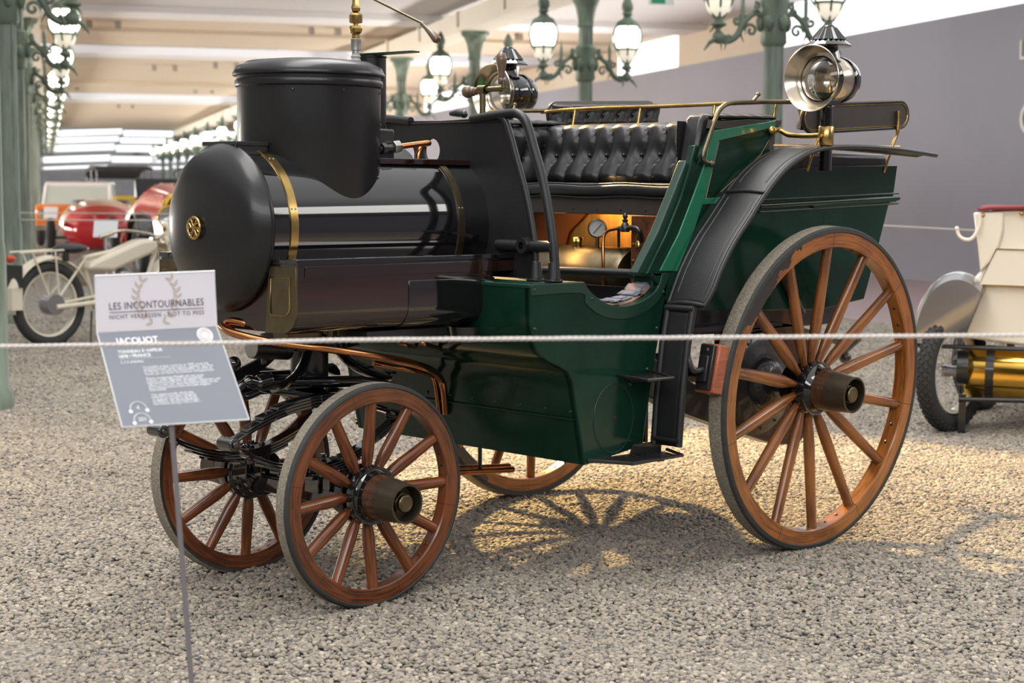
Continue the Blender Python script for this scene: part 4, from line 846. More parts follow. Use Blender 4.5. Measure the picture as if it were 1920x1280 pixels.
M['patina_light'] = mat('pale_green_patina_cast_iron', (.22, .27, .21), .5, .1, 0, .4, 5, col2=(.09, .115, .09), stretch=(3, 3, .5))
M['globe'] = mat('lit_milk_glass_globe', (1, 1, .95), .3, emit=(1, .97, .86), estr=5.0)
M['globe_low'] = mat('dim_milk_glass_cup', (.9, .85, .7), .3, emit=(1, .92, .75), estr=.55)
def hobj(g, name, m, parent=None, **k):
    o = g.build(name, m, parent, **k)
    if not parent: o.matrix_world = hm
    return o
g = MB(); g.box(12.5, 12.8, -6, 150, 0, 3.80); wr = struct(hobj(g, 'wall_right', M['wall_grey']))
g = MB(); g.box(12.42, 12.5, -6, 150, 0, .10); struct(hobj(g, 'baseboard_right', M['wall_grey']))
for k_, (va_, vb_, mm_) in enumerate([(10, 29.6, 'skylight'), (29.6, 34.6, 'ceil_tan'), (34.6, 38.6, 'skylight'), (38.6, 53, 'ceil_tan'), (53, 60, 'skylight'), (60, 100, 'ceil_tan')]):
    g = MB(); g.box(12.9, 13.0, va_, vb_, 3.6, 9.5); struct(hobj(g, ('window_%d' % (k_ + 20)) if mm_ == 'skylight' else 'wall_upper', M[mm_]))
# lettering on the wall, running towards the camera
def text_mesh(s, size, name, mt, parent=None, bold=0, ext=.004, align='LEFT', space=1.0):
    c = bpy.data.curves.new(name, 'FONT'); c.body = s; c.size = size; c.extrude = ext; c.align_x = align; c.offset = bold; c.space_character = space; c.resolution_u = 3
    o = bpy.data.objects.new(name, c); C.objects.link(o); dg = bpy.context.evaluated_depsgraph_get(); dg.update()
    me = bpy.data.meshes.new_from_object(o.evaluated_get(dg)); bpy.data.objects.remove(o); me.materials.clear(); me.materials.append(mt)
    ob = bpy.data.objects.new(name, me); C.objects.link(ob)
    if parent: ob.parent = parent
    return ob
def on_wall(px, py, u=12.48):
    d = FW * FPX + RT * (px - 960) - UP * (py - 640); t = u / d.dot(H2); return CAM + d * t
for ch, px, py, sz in (('L', 1910, 112, .37), ('C', 1909, 252, .60)):
    p = on_wall(px, py); o = text_mesh(ch, sz, 'wall_lettering', M['wall_letter'], wr)
    X = -H1; Z = -H2; Y = Vector((0, 0, 1))
    o.matrix_local = hm.inverted() @ Matrix(((X.x, Y.x, Z.x, p.x), (X.y, Y.y, Z.y, p.y), (X.z, Y.z, Z.z, p.z), (0, 0, 0, 1)))
# roof: transverse strips
def strip(v0, v1, z0, z1, m, name, u0=-16, u1=12.9, th=.12):
    g = MB(); g.prism([(v0, z0), (v1, z1), (v1, z1 + th), (v0, z0 + th)], 'x', u0, u1)
    return struct(hobj(g, name, m))
nC = 0
strip(26, 33.0, 4.62, 4.62, M['ceil_pale'], 'ceiling')
strip(33.0, 34.3, 4.50, 4.50, M['white_trim'], 'trim_2', th=.25)
strip(34.3, 37.0, 4.55, 4.55, M['ceil_tan'], 'ceiling'); strip(37.0, 41.5, 4.47, 4.55, M['ceil_tan'], 'ceiling')
strip(41.5, 43.6, 4.60, 4.95, M['skyblue'], 'window_2', th=.05); strip(43.6, 45.0, 4.50, 4.50, M['white_trim'], 'trim_3', th=.2)
strip(45.0, 56.0, 4.56, 4.56, M['ceil_tan'], 'ceiling'); strip(56.0, 64.0, 4.44, 4.56, M['ceil_tan'], 'ceiling')
strip(64.0, 67.0, 4.52, 4.9, M['skyblue'], 'window_3', th=.05); strip(67.0, 70.0, 4.5, 4.5, M['white_trim'], 'trim_4', th=.2)
strip(70.0, 100.0, 4.56, 4.45, M['ceil_tan'], 'ceiling')
g = MB()
for v in (35.4, 46.5, 48.0, 59, 72):
    for k in range(9):
        u = -6 + 4.4 * k + (v % 3)
        for dd in (0, .55): g.box(u + dd, u + dd + .12, v, v + .2, 4.40, 4.56)
o = hobj(g, 'trim_7', mat('grey_ceiling_bracket', (.35, .31, .27), .7)); struct(o)
# gutter beams along both lamp rows
for u, nm in ((7.4, 'trim_5'), (-.35, 'trim_6')):
    g = MB(); g.box(u - .28, u + .28, 13, 150, 4.08, 4.16); g.box(u - .22, u - .12, 13, 150, 4.16, 4.44); g.box(u + .12, u + .22, 13, 150, 4.16, 4.44)
    for k in range(22): g.box(u - .26, u + .26, 14 + k * 3.3, 14.15 + k * 3.3, 4.12, 4.46)
    struct(hobj(g, nm, M['beam']))
# far end: bright stepped skylights and a pale wall
for k, (v, z0, z1, mm_) in enumerate([(100, 4.6, 5.0, 'ceil_tan'), (104, 4.15, 4.45, 'skylight'), (109, 3.85, 4.15, 'skylight'), (116, 3.45, 3.85, 'skylight'), (124, 2.85, 3.25, 'skylight'), (130, 2.45, 2.62, 'skylight')]):
    g = MB()
    for j in range(6):
        a0 = -14 + j * 4.6; sag = .10 * ((j * 7 + k * 3) % 3 - 1)
        g.add([(a0, v, z0 + sag), (a0 + 4.5, v, z0 - sag), (a0 + 4.5, v, z1 - sag), (a0, v, z1 + sag)], [(0, 1, 2, 3)])
    struct(hobj(g, 'window_%d' % (k + 4), M[mm_], solid=.05))
g = MB(); g.box(-30, 13, 150, 150.3, 0, 9.0); struct(hobj(g, 'wall_back', mat('pale_far_wall', (.62, .64, .66), .8)))
g = MB(); g.box(-3, 9, 138, 138.2, 0, 2.3); struct(hobj(g, 'wall_far_partition', mat('grey_mottled_partition', (.50, .50, .54), .8, var=.3, vscale=1.5))).name = 'wall_partition'
g = MB(); g.box(-16.3, -16, -6, 150, 0, 6); struct(hobj(g, 'wall_left', mat('light_left_wall', (.6, .58, .55), .8)))
# exit sign
ex = MB(); ex.box(-.18, .18, -.02, .02, -.10, .10); q = hall(8.0, 22.2, 3.62)
xs = ex.build('exit_sign', mat('pale_sign_face', (.75, .8, .75), .5)); xs.matrix_world = Matrix.Translation(at(1240, -4, 'z', 3.95)) @ Matrix.Rotation(HA, 4, 'Z')
tag(xs, 'small white and green exit sign hanging below the pale ceiling', 'exit sign')
g = MB(); g.box(-.15, .05, -.024, -.02, -.08, .08); g.build('green_symbol', mat('exit_green', (.02, .32, .14), .5), xs)
# lamp columns ---------------------------------------------------------------------
def lantern(parent, x, z0, full=True):
    ln = bpy.data.objects.new('lantern', None); C.objects.link(ln); ln.parent = parent
    c = Vector((x, 0, 3.46))
    n_ = 16
    g = MB(); g.ball(c, .205, n_, (1, 1, .96)); g.build('globe', M['globe'], ln)
    g = MB(); g.lathe([(.13, 3.30), (.145, 3.26), (.12, 3.17), (.06, 3.12), (0, 3.11)], (x, 0, 0), n=16); g.build('lower_cup', M['globe_low'], ln)
    g = MB(); 
    for k in range(6):
        a = 2 * pi * k / 6 + .26; d = Vector((cos(a), sin(a), 0))
        g.tube(smooth_path([c + d * .14 + Vector((0, 0, .20)), c + d * .20 + Vector((0, 0, .12)), c + d * .222, c + d * .19 + Vector((0, 0, -.13)), c + d * .15 + Vector((0, 0, -.18)), c + d * .14 + Vector((0, 0, -.22)), c + d * .05 + Vector((0, 0, -.36))], 3), .014, 6)
    g.torus(c + Vector((0, 0, -.165)), .155, .016, n=20, m=6); g.torus(c + Vector((0, 0, .17)), .15, .02, n=20, m=6)
    g.lathe([(.04, 3.0), (.09, 3.03), (.05, 3.07), (.03, 3.12)], (x, 0, 0), n=12)
    g.build('lantern_cage', M['patina'], ln)
    g = MB(); g.lathe([(.17, 3.63), (.15, 3.68), (.08, 3.72), (.05, 3.76), (.075, 3.79), (.06, 3.82), (.085, 3.87), (.08, 3.93), (.05, 4.0), (.03, 4.04), (0, 4.08)], (x, 0, 0), n=14); g.build('pine_finial', M['patina'], ln)
def lamp_column(name='street_lamp'):
    r = bpy.data.objects.new(name, None); C.objects.link(r)
    g = MB(); g.lathe([(.155, 0), (.155, .10), (.13, .14), (.125, .9), (.115, 1.0), (.105, 2.7), (.10, 3.6)], n=10, flute=0); g.tube([(.07, -.08, 1.0), (.07, -.08, 4.0)], .012, 6)
    g.build('column_shaft', M['patina_light'], r)
    g = MB(); g.lathe([(.10, 3.58), (.125, 3.60), (.11, 3.64), (.12, 3.72), (.15, 3.86), (.20, 3.98), (.26, 4.02), (.26, 4.08)], n=14, flute=1, depth=.14); g.build('leaf_capital', M['patina'], r)
    g = MB(); g.lathe([(.11, 2.82), (.14, 2.86), (.13, 3.02), (.15, 3.22), (.16, 3.30), (.11, 3.34)], n=12)
    for a in range(6): g.ball((.15 * cos(a), .15 * sin(a), 3.06), .05, 8, (1, 1, 1.8))
    g.build('bracket_collar', M['patina'], r)
    for s in (-1, 1):
        g = MB(); P = smooth_path([(s * .12, 0, 3.12), (s * .22, 0, 3.16), (s * .34, 0, 3.06), (s * .42, 0, 2.92), (s * .54, 0, 2.86), (s * .62, 0, 2.92), (s * .62, 0, 3.02)], 5)
        g.tube(P, [.036 - .010 * abs(2 * i / len(P) - 1) for i in range(len(P))], 8)
        # scrolls and leaves
        for (cx, cz, rr_, t0) in ((.26, 2.98, .075, 0), (.42, 3.08, .055, 2), (.20, 3.24, .04, 1)):
            g.tube([(s * (cx + (rr_ * (1 - k / 16)) * cos(t0 + k * .55)), .0, cz + (rr_ * (1 - k / 16)) * sin(t0 + k * .55)) for k in range(15)], .017, 6)
        for k in range(9):
            t = P[3 + k * 3]; a = 2.4 * k
            g.tube(smooth_path([t, t + Vector((s * .03 * cos(a), .03 * sin(a * 2), .05)), t + Vector((s * .09 * cos(a), .05 * sin(a * 2), -.05 + .10 * sin(a)))], 3), [.022, .022, .018, .016, .014, .008, .003][:7], 5)
        g.tube([(s * .62, 0, 2.90), (s * .72, 0, 2.84), (s * .78, 0, 2.76)], [.03, .02, .006], 6); g.ball((s * .62, 0, 2.90), .07, 10)
        g.build('scrolled_arm', M['patina'], r)
        g = MB(); g.lathe([(.022, 3.0), (.024, 3.3), (.010, 3.34), (0, 3.42)], (s * .36, .0, 0), n=8); g.build('candle_spike', M['patina_light'], r)
        lantern(r, s * .62, 0)
    return r
colp = lamp_column()
def far_column(v0, v1): pass
rows = [('left', -.36, [10.55 + 6.6 * k for k in range(14)]), ('right', 7.4, [17.0 + 6.6 * k for k in range(16)])]
left_words = ['thick green patinated lamp column at the left edge of the picture, nearest of its row', 'second green lamp column of the left row, just behind the thick nearest one', 'third lamp column of the left row, its large lit globe hanging at the upper left']
right_words = ['green lamp column in front of the grey wall, just left of the near carriage lamp', 'green double lamp column with two bright globes above the tufted bench', 'green lamp column seen above the steering crank and far carriage lamp', 'green lamp column just right of the black steam dome']
def join_far():
    """one mesh with the whole column for the distant ones"""
    bm = bmesh.new(); mats_ = []; idx = {}
    def walk(o, Mx):
        m_ = Mx @ o.matrix_local
        if o.type == 'MESH':
            for mt in o.data.materials:
                if mt.name not in idx: idx[mt.name] = len(mats_); mats_.append(mt)
            k = idx[o.data.materials[0].name]; n0 = len(bm.faces); tmp = o.data.copy(); tmp.transform(m_); bm.from_mesh(tmp); bm.faces.ensure_lookup_table()
            for f in bm.faces[n0:]: f.material_index = k
        for ch in o.children: walk(ch, m_)
    for ch in colp.children: walk(ch, Matrix())
    me = bpy.data.meshes.new('street_lamp'); bm.to_mesh(me); bm.free()
    for m_ in mats_: me.materials.append(m_)
    return me
far_me = join_far(); first = True
for side, u, vs in rows:
    for k, v in enumerate(vs):
        near = k < (4 if side == 'right' else 3)
        if near:
            o = colp if first else copy_tree(colp); first = False
            lab = (left_words if side == 'left' else right_words)[k]
            grp = 'street lamps of the %s row' % side
        else:
            o = bpy.data.objects.new('street_lamp', far_me); C.objects.link(o)
            lab = 'distant green lamp column with lit globes in the receding %s row' % side; grp = 'distant street lamps of the %s row' % side
        o.matrix_world = Matrix.Translation(hall(u, v, 0)) @ Matrix.Rotation(HA, 4, 'Z'); o['label'] = lab; o['category'] = 'street lamp'; o['group'] = grp
# ------------------------------------------------------------------ vehicles behind
M['tyre'] = mat('dark_vehicle_tyre', (.03, .03, .03), .8)
M['chrome'] = mat('bright_nickel_trim', (.8, .8, .8), .15, 1)
M['cream'] = mat('cream_motorcycle_paint', (.66, .60, .47), .3, 0, .5)
M['ivory'] = mat('ivory_car_paint', (.80, .74, .62), .2, 0, .8)
M['red'] = mat('red_car_paint', (.50, .015, .02), .15, 0, .9)
M['orange'] = mat('orange_car_paint', (.75, .20, .03), .25, 0, .7)
M['grey_metal'] = mat('polished_grey_fender', (.36, .36, .37), .26, .85, .4)
M['brake_red'] = mat('tail_light_red', (.5, .05, .02), .3)
M['win'] = mat('car_glass_painted_reflection', (.62, .72, .72), .08, 0, .5)  # bright windscreen reflection is put into the pale base colour
M['gold'] = mat('yellow_polished_brass', (.85, .52, .10), .16, 1, 0, .2, 6)
def road_wheel(parent, c, R, w, nsp, rimm='cream', name='wheel', ax=(0, 1, 0), tread=False, knob=0):
    wh = bpy.data.objects.new(name, None); C.objects.link(wh); wh.parent = parent
    a = Vector(ax).normalized(); X = a.orthogonal().normalized(); Y = a.cross(X)
    wh.matrix_local = Matrix(((X.x, Y.x, a.x, c[0]), (X.y, Y.y, a.y, c[1]), (X.z, Y.z, a.z, c[2]), (0, 0, 0, 1)))
    g = MB(); g.torus((0, 0, 0), R - w / 2, w / 2, n=56, m=12)
    if knob:
        for k in range(knob):
            for j in range(-2, 3):
                a_ = 2 * pi * (k + .5 * (j % 2)) / knob; t = j * .42
                rr_ = R - w / 2 + (w / 2) * cos(t); zz = (w / 2) * sin(t)
                m_ = Matrix.Rotation(a_, 4, 'Z') @ Matrix.Translation((rr_, 0, zz)) @ Matrix.Rotation(-t, 4, 'Y') @ Matrix.Rotation(.7, 4, 'X')
                s_ = w * .085; g.box(-.002, .006, -s_ * 1.5, s_ * 1.5, -s_, s_, m_)
    g.build('tyre', M['tyre'], wh)
    ri = R - w
    g = MB(); g.lathe([(ri, -w * .3), (ri - .012, -w * .25), (ri - .018, 0), (ri - .012, w * .25), (ri, w * .3), (ri + .01, 0), (ri, -w * .3)], n=48); g.build('wheel_rim', M[rimm], wh)
    g = MB(); g.lathe([(0, -.05), (.035, -.05), (.03, 0), (.035, .05), (0, .05)], n=20); g.build('wheel_hub', M['grey_metal'], wh)
    g = MB()
    for k in range(nsp):
        a_ = 2 * pi * k / nsp; s = -1 if k % 2 else 1
        g.tube([(.03 * cos(a_ + .9 * s), .03 * sin(a_ + .9 * s), s * .04), (ri * cos(a_), ri * sin(a_), 0)], .0012 if nsp > 14 else .012, 4)
    g.build('wire_spokes' if nsp > 14 else 'spokes', M['steel' if nsp > 14 else rimm], wh)
    return wh
def root(name, label, cat, px, d, yaw, z=0):
    """root on the floor at forward distance d under image column px; yaw of local +x in world"""
    p = CAM + (FW * FPX + RT * (px - 960)) / FPX * d; p.z = z
    return empty(name, label, cat, M=Matrix.Translation(p) @ Matrix.Rotation(yaw, 4, 'Z'))
camyaw = atan2(RT.y, RT.x)      # world angle of image right
# motorcycle
mo = root('motorcycle', 'cream vintage motorcycle with black tyres standing beyond the explanatory sign', 'motorcycle', 93, 14.15, camyaw + radians(51))
road_wheel(mo, (0, 0, .35), .35, .085, 40); road_wheel(mo, (1.38, 0, .35), .35, .085, 40)
def fender_arc(c, r, w, a0, a1, name, m, parent, crown=.03, n=20, solid=.006):
    def f(a, b):
        t = radians(a0 + (a1 - a0) * a); y = (b - .5) * w; rr_ = r + crown * (1 - (2 * b - 1) ** 2)
        return Vector((c[0] + rr_ * cos(t), c[1] + y, c[2] + rr_ * sin(t)))
    g = MB(); g.grid(f, n, 8); return g.build(name, m, parent, solid=solid)
fender_arc((0, 0, .35), .37, .13, 20, 190, 'rear_mudguard', M['cream'], mo); fender_arc((1.38, 0, .35), .37, .13, 10, 160, 'front_mudguard', M['cream'], mo)
g = MB()
for s in (-1, 1):
    y = s * .07
    g.tube([(0, y, .35), (.42, y * .8, .40), (.60, y * .6, .30)], .014, 8); g.tube([(0, y, .35), (.34, y * .6, .72)], .012, 8); g.tube([(-.02, y, .36), (-.20, y, .78)], .009, 6); g.tube([(.05, y, .42), (.02, y, .78)], .009, 6)
    g.tube([(-.32, y, .78), (.35, y, .80)], .009, 6); g.tube([(.0, s * .10, .33), (.55, s * .11, .36)], .022, 8)
g.tube([(.34, 0, .72), (1.12, 0, .84)], .018, 8); g.tube([(.34, 0, .74), (.45, 0, .30), (.90, 0, .26), (1.12, 0, .78)], .018, 8); g.build('motorcycle_frame', M['cream'], mo)
g = MB()
for s in (-1, 1): g.tube([(1.38, s * .07, .35), (1.16, s * .06, .88)], .017, 8); g.tube([(1.34, s * .075, .52), (1.20, s * .06, .86)], .022, 8)
g.build('front_fork', M['cream'], mo)
g = MB(); g.prism([(.34, .62), (.36, .68), (.90, .86), (1.04, .87), (1.10, .80), (1.02, .74), (.60, .60)], 'y', -.085, .085); g.build('fuel_tank', M['cream'], mo, bevel=.035)
g = MB(); g.ball((.22, 0, .80), .16, 16, (1, .75, .28)); g.tube([(.12, -.07, .70), (.12, -.07, .78)], .03, 8); g.tube([(.12, .07, .70), (.12, .07, .78)], .03, 8); g.build('saddle', M['leather'], mo)
g = MB(); g.tube(smooth_path([(.82, -.36, .88), (.98, -.30, .93), (1.10, -.12, .91), (1.12, 0, .89), (1.10, .12, .91), (.98, .30, .93), (.82, .36, .88)]), .013, 8)
for s in (-1, 1): g.tube([(.80, s * .365, .875), (.92, s * .33, .91)], .019, 8); g.tube(smooth_path([(1.0, s * .28, .93), (.98, s * .30, .84), (1.02, s * .32, .78)]), .006, 6)
g.lathe([(.0, 0), (.07, .01), (.08, .05), (.05, .12), (0, .13)], (1.24, 0, .82), (-1, 0, .1), n=20); g.build('handlebar', M['nickel'], mo)
g = MB(); g.lathe([(.0, -.10), (.085, -.10), (.085, .02), (.05, .03), (0, .03)], (0, 0, .35), (0, 1, 0), n=28); g.build('rear_hub_drum', M['grey_metal'], mo)
g = MB(); g.box(.55, .86, -.10, .10, .22, .44); g.lathe([(.07, 0), (.085, .02), (.07, .04), (.085, .06), (.07, .08), (.085, .10), (.07, .12), (.085, .14), (.05, .18), (0, .19)], (.74, 0, .44), (0.1, 0, 1), n=20); g.build('engine', M['grey_metal'], mo, bevel=.01)
g = MB(); g.box(-.335, -.325, -.11, .11, .50, .68); g.build('number_plate', M['black_iron'], mo)
g = MB(); g.box(-.40, -.30, -.07, .07, .32, .50); g.build('plate_flap', M['cream'], mo)
g = MB(); g.lathe([(.0, .04), (.025, .035), (.032, .0), (.02, -.04), (0, -.05)], (-.36, 0, .73), (-1, 0, 0), n=16); g.build('tail_light', M['brake_red'], mo)
g = MB(); g.tube([(.35, -.10, .28), (.28, -.17, .005)], .010, 6); g.tube([(.35, .10, .28), (.28, .17, .005)], .010, 6); g.build('centre_stand', M['black_iron'], mo)
# ivory voiturette at the right edge: local x to image right, y away, measured at 9.4 m
S9 = 9.45 / FPX
def IV(px, py, d=9.45): return ((px - 1785) * d / FPX, 1.333 - (py - 337) * d / FPX)
iv = root('vintage_car', 'ivory vintage small car with red trim and a brass tank at the right edge', 'car', 1785, 9.45, camyaw - radians(18))
road_wheel(iv, (0.0, .10, .335), .335, .10, 36, 'ivory', ax=(.90, -.43, 0), knob=46)
def ivp(pts): return [IV(*p) for p in pts]
side = ivp([(1845, 374), (2150, 366), (2300, 520), (2300, 640), (1990, 632), (1808, 613), (1804, 560), (1808, 520), (1825, 495), (1848, 470), (1862, 440), (1868, 410), (1866, 385)])
g = MB(); g.prism(side, 'y', .02, .95); g.build('car_body', M['ivory'], iv, bevel=.02, ang=30)
g = MB(); g.prism(ivp([(1816, 378), (1870, 376), (1871, 410), (1864, 440), (1850, 468), (1832, 488), (1826, 440)]), 'y', .0, .97); g.build('seat_scroll', M['ivory'], iv, bevel=.01)
g = MB(); P = ivp([(1828, 372), (1845, 369), (2150, 360)]); g.tube([Vector((x, -.005, z)) for x, z in P], .013, 8); g.tube([Vector((P[0][0], .97 * k, P[0][1])) for k in (0, 1)], .013, 8); g.box(P[0][0], P[2][0], 0, .97, P[1][1] - .01, P[1][1] + .008); g.build('red_upholstery_edge', mat('dark_red_leather', (.25, .03, .04), .5), iv)
g = MB(); P = ivp([(1860, 445), (2060, 448), (2060, 516), (1830, 512)]); g.prism(P, 'y', -.006, .03); pn = g.build('side_locker_door', M['ivory'], iv)
g = MB(); g.tube([Vector((x, -.008, z)) for x, z in P], .004, 6, closed=True); g.build('brass_bead', M['brass'], pn)
g = MB()
for px, py in ((1834, 383), (1903, 379)): x, z = IV(px, py); g.lathe([(0, .008), (.008, .006), (.012, 0)], (x, -.001, z), (0, -1, 0), n=12)
g.build('brass_stud', M['brass'], iv)
g = MB(); P = ivp([(1828, 378), (1829, 400), (1822, 418), (1812, 428), (1800, 427), (1792, 420), (1788, 408)]); g.tube(smooth_path([Vector((x, -.02, z)) for x, z in P]), .010, 8); g.ball((P[-1][0], -.02, P[-1][1]), .013, 8); g.build('strap_hook', M['ivory'], iv)
fc = IV(1796, 618)
def fen(a, b):
    t = radians(178 - a * 128); y = .0 + b * .30; rx, rz = .235, .375; k = 1 - .10 * (2 * b - 1) ** 2
    return Vector((fc[0] + .03 - rx * -cos(t) * k if False else fc[0] - .010 + rx * cos(t) * k, y - .09, fc[1] + rz * sin(t) * k))
g = MB(); g.grid(fen, 20, 10); g.add([fen(k / 20, 0) for k in range(21)] + [Vector((fc[0] + .05, -.09, fc[1] + .05))], [tuple(range(22))]); g.build('grey_mudguard', M['grey_metal'], iv, solid=.006)
c0 = IV(1808, 678); c1 = IV(2150, 690); R_ = .145
g = MB(); g.lathe([(0, 0), (R_ * .95, 0), (R_, .01), (R_, 1.2), (0, 1.2)], (c0[0], .16, c0[1]), (1, 0, -.02), n=40); bt = g.build('brass_fuel_tank', M['gold'], iv)
g = MB(); g.lathe([(R_ + .001, 0), (R_ + .003, .001), (R_ + .003, .044), (R_ + .001, .045)], (IV(1846, 0)[0], .16, c0[1] - .003), (1, 0, -.02), n=40); g.build('tank_strap', M['black_iron'], bt)
g = MB(); g.tube([(-.22, -.02, IV(0, 628)[1]), (1.1, -.02, IV(0, 632)[1])], .012, 8); g.tube([(.03, .05, .42), (IV(1815, 0)[0], .1, .30)], .03, 10); g.box(IV(1800, 0)[0], IV(1813, 0)[0], .02, .05, .0, IV(0, 720)[1]); g.tube([(IV(1800, 0)[0], .0, IV(0, 728)[1]), (.75, .0, IV(0, 722)[1])], .014, 8)
g.lathe([(.0, 0), (.10, .0), (.10, .06), (0, .06)], (IV(1795, 0)[0], .08, .36), (1, 0, 0), n=24); g.build('chassis_iron', M['black_iron'], iv)
road_wheel(iv, (1.15, .1, .335), .335, .10, 36, 'ivory', ax=(.1, -1, 0))
road_wheel(iv, (0.12, 1.1, .335), .335, .10, 36, 'ivory', ax=(.90, -.43, 0))
# red vintage car with brass radiator shell behind the boiler
def face(px, d, off=0): return camyaw - radians(90) + off     # local +x towards the camera
rc = root('vintage_car', 'large red vintage car with brass radiator surround partly hidden behind the boiler', 'car', 352, 25.0, face(0, 0) + radians(22))
g = MB()
secs = [(-2.6, .50, .55, 1.02), (-1.6, .62, .5, 1.12), (-1.0, .60, .5, 1.30), (-.9, .56, .5, 1.36), (0.0, .40, .5, 1.26), (.55, .36, .5, 1.20)]
def rb_(u, v):
    i = min(len(secs) - 2, int(u * (len(secs) - 1))); t = u * (len(secs) - 1) - i; a, b = secs[i], secs[i + 1]; x, w_, z0, z1 = [a[k] + (b[k] - a[k]) * t for k in range(4)]
    th = pi * v; return Vector((x, w_ * math.copysign(abs(cos(th)) ** .6, cos(th)), z0 + (z1 - z0) * sin(th) ** .6))
g.grid(rb_, 30, 20); g.build('red_body', M['red'], rc, ang=60)
g = MB(); g.prism([(-.38, .5), (.38, .5), (.42, .95), (.36, 1.15), (.18, 1.22), (0, 1.30), (-.18, 1.22), (-.36, 1.15), (-.42, .95)], 'x', .55, .60); rs_ = g.build('radiator', mat('red_brown_radiator_core', (.22, .04, .02), .6), rc)
g = MB(); g.tube(smooth_path([Vector((.62, y, z)) for y, z in [(-.40, .5), (-.43, .95), (-.37, 1.13), (-.18, 1.22), (0, 1.28), (.18, 1.22), (.37, 1.13), (.43, .95), (.40, .5)]]), .05, 10); g.build('brass_radiator_shell', M['gold'], rs_)
for s in (-1, 1):
    g = MB(); g.lathe([(.0, -.12), (.10, -.08), (.15, .0), (.155, .03), (.14, .03), (.08, 0), (0, -.02)], (.85, s * .42, .88), (1, 0, 0), n=28); hl = g.build('headlamp', M['chrome'], rc)
    g = MB(); g.torus((.88, s * .42, .88), .15, .016, (1, 0, 0)); g.build('brass_bezel', M['gold'], hl)
    road_wheel(rc, (.35, s * .72, .42), .42, .14, 12, 'grey_metal'); road_wheel(rc, (-2.2, s * .72, .42), .42, .14, 12, 'grey_metal')
    fender_arc((.35, s * .72, .42), .50, .24, 20, 190, 'front_fender', M['black_gloss'], rc)
g = MB(); g.torus((-1.1, .25, 1.45), .21, .016, (.6, 0, .8)); g.tube([(-1.1, .25, 1.45), (-.8, .25, 1.2)], .018, 8); g.build('steering_wheel', M['black_iron'], rc)
g = MB(); g.prism([(-1.45, 1.1), (-1.2, 1.1), (-1.3, 1.42), (-1.42, 1.42)], 'y', -.5, .5); g.build('seat', M['leather_soft'], rc, bevel=.04)
# low red racing car
ra = root('racing_car', 'low red racing car with rounded boat nose, left of the boiler', 'car', 192, 32.5, face(0, 0) + radians(12))
g = MB()
secs2 = [(-3.2, .15, .4, .8), (-1.6, .62, .25, 1.02), (-.4, .72, .22, 1.06), (.4, .74, .12, 1.02), (1.0, .64, .12, .95), (1.3, .42, .2, .80), (1.42, .05, .4, .6)]
def r2_(u, v):
    i = min(len(secs2) - 2, int(u * (len(secs2) - 1))); t = u * (len(secs2) - 1) - i; a, b = secs2[i], secs2[i + 1]; x, w_, z0, z1 = [a[k] + (b[k] - a[k]) * t for k in range(4)]
    th = 2 * pi * v; zc = (z0 + z1) / 2; return Vector((x, w_ * math.copysign(abs(cos(th)) ** .8, cos(th)), zc + (z1 - z0) / 2 * sin(th)))
g.grid(r2_, 36, 32); g.build('red_body', M['red'], ra, ang=60)
g = MB(); g.torus((-.6, 0, .98), .5, .05, (0, 0, 1), n=30); g.build('cockpit_rim', M['leather'], ra)
g = MB(); g.box(1.0, 1.3, -.25, .25, .60, .68); g.build('nose_panel', M['black_iron'], ra, bevel=.02)
for s in (-1, 1):
    road_wheel(ra, (.95, s * .86, .36), .36, .14, 36, 'grey_metal'); road_wheel(ra, (-2.0, s * .66, .36), .36, .14, 36, 'grey_metal')
g = MB(); g.tube([(.95, -.84, .36), (.95, .84, .36)], .03, 8); g.build('front_axle', M['black_iron'], ra)
# orange car
oc_ = root('pickup_car', 'orange boxy car with white framed windscreen far behind the motorcycle', 'car', 148, 38, face(0, 0) + radians(10))
g = MB(); g.box(-3.0, 1.2, -.8, .8, .35, .86); g.box(-.2, 1.25, -.78, .78, .55, .90); g.build('orange_body', M['orange'], oc_, bevel=.06)
g = MB(); g.prism([(-.25, .86), (-.05, .86), (-.45, 1.30), (-.60, 1.34), (-2.2, 1.34), (-2.4, .86)], 'y', -.70, .70); g.build('cabin_glass', M['win'], oc_)
g = MB()
for s in (-1, 1): g.tube([(-.04, s * .71, .86), (-.45, s * .68, 1.31)], .035, 8)
g.tube([(-.45, -.70, 1.32), (-.45, .70, 1.32)], .045, 8); g.tube([(-.04, -.72, .88), (-.04, .72, .88)], .03, 8); g.box(-2.3, -.45, -.70, .70, 1.32, 1.37); g.build('white_cabin_frame', M['white_trim'], oc_)
g = MB(); g.box(1.2, 1.28, -.82, .82, .36, .46); g.build('bumper', M['chrome'], oc_)
for s in (-1, 1):
    road_wheel(oc_, (.6, s * .72, .32), .32, .18, 10, 'grey_metal'); road_wheel(oc_, (-2.2, s * .72, .32), .32, .18, 10, 'grey_metal')
    g = MB(); g.lathe([(0, .03), (.09, .02), (.10, 0)], (1.26, s * .6, .70), (1, 0, 0), n=20); g.build('headlamp', M['globe_low'] if False else M['chrome'], oc_)
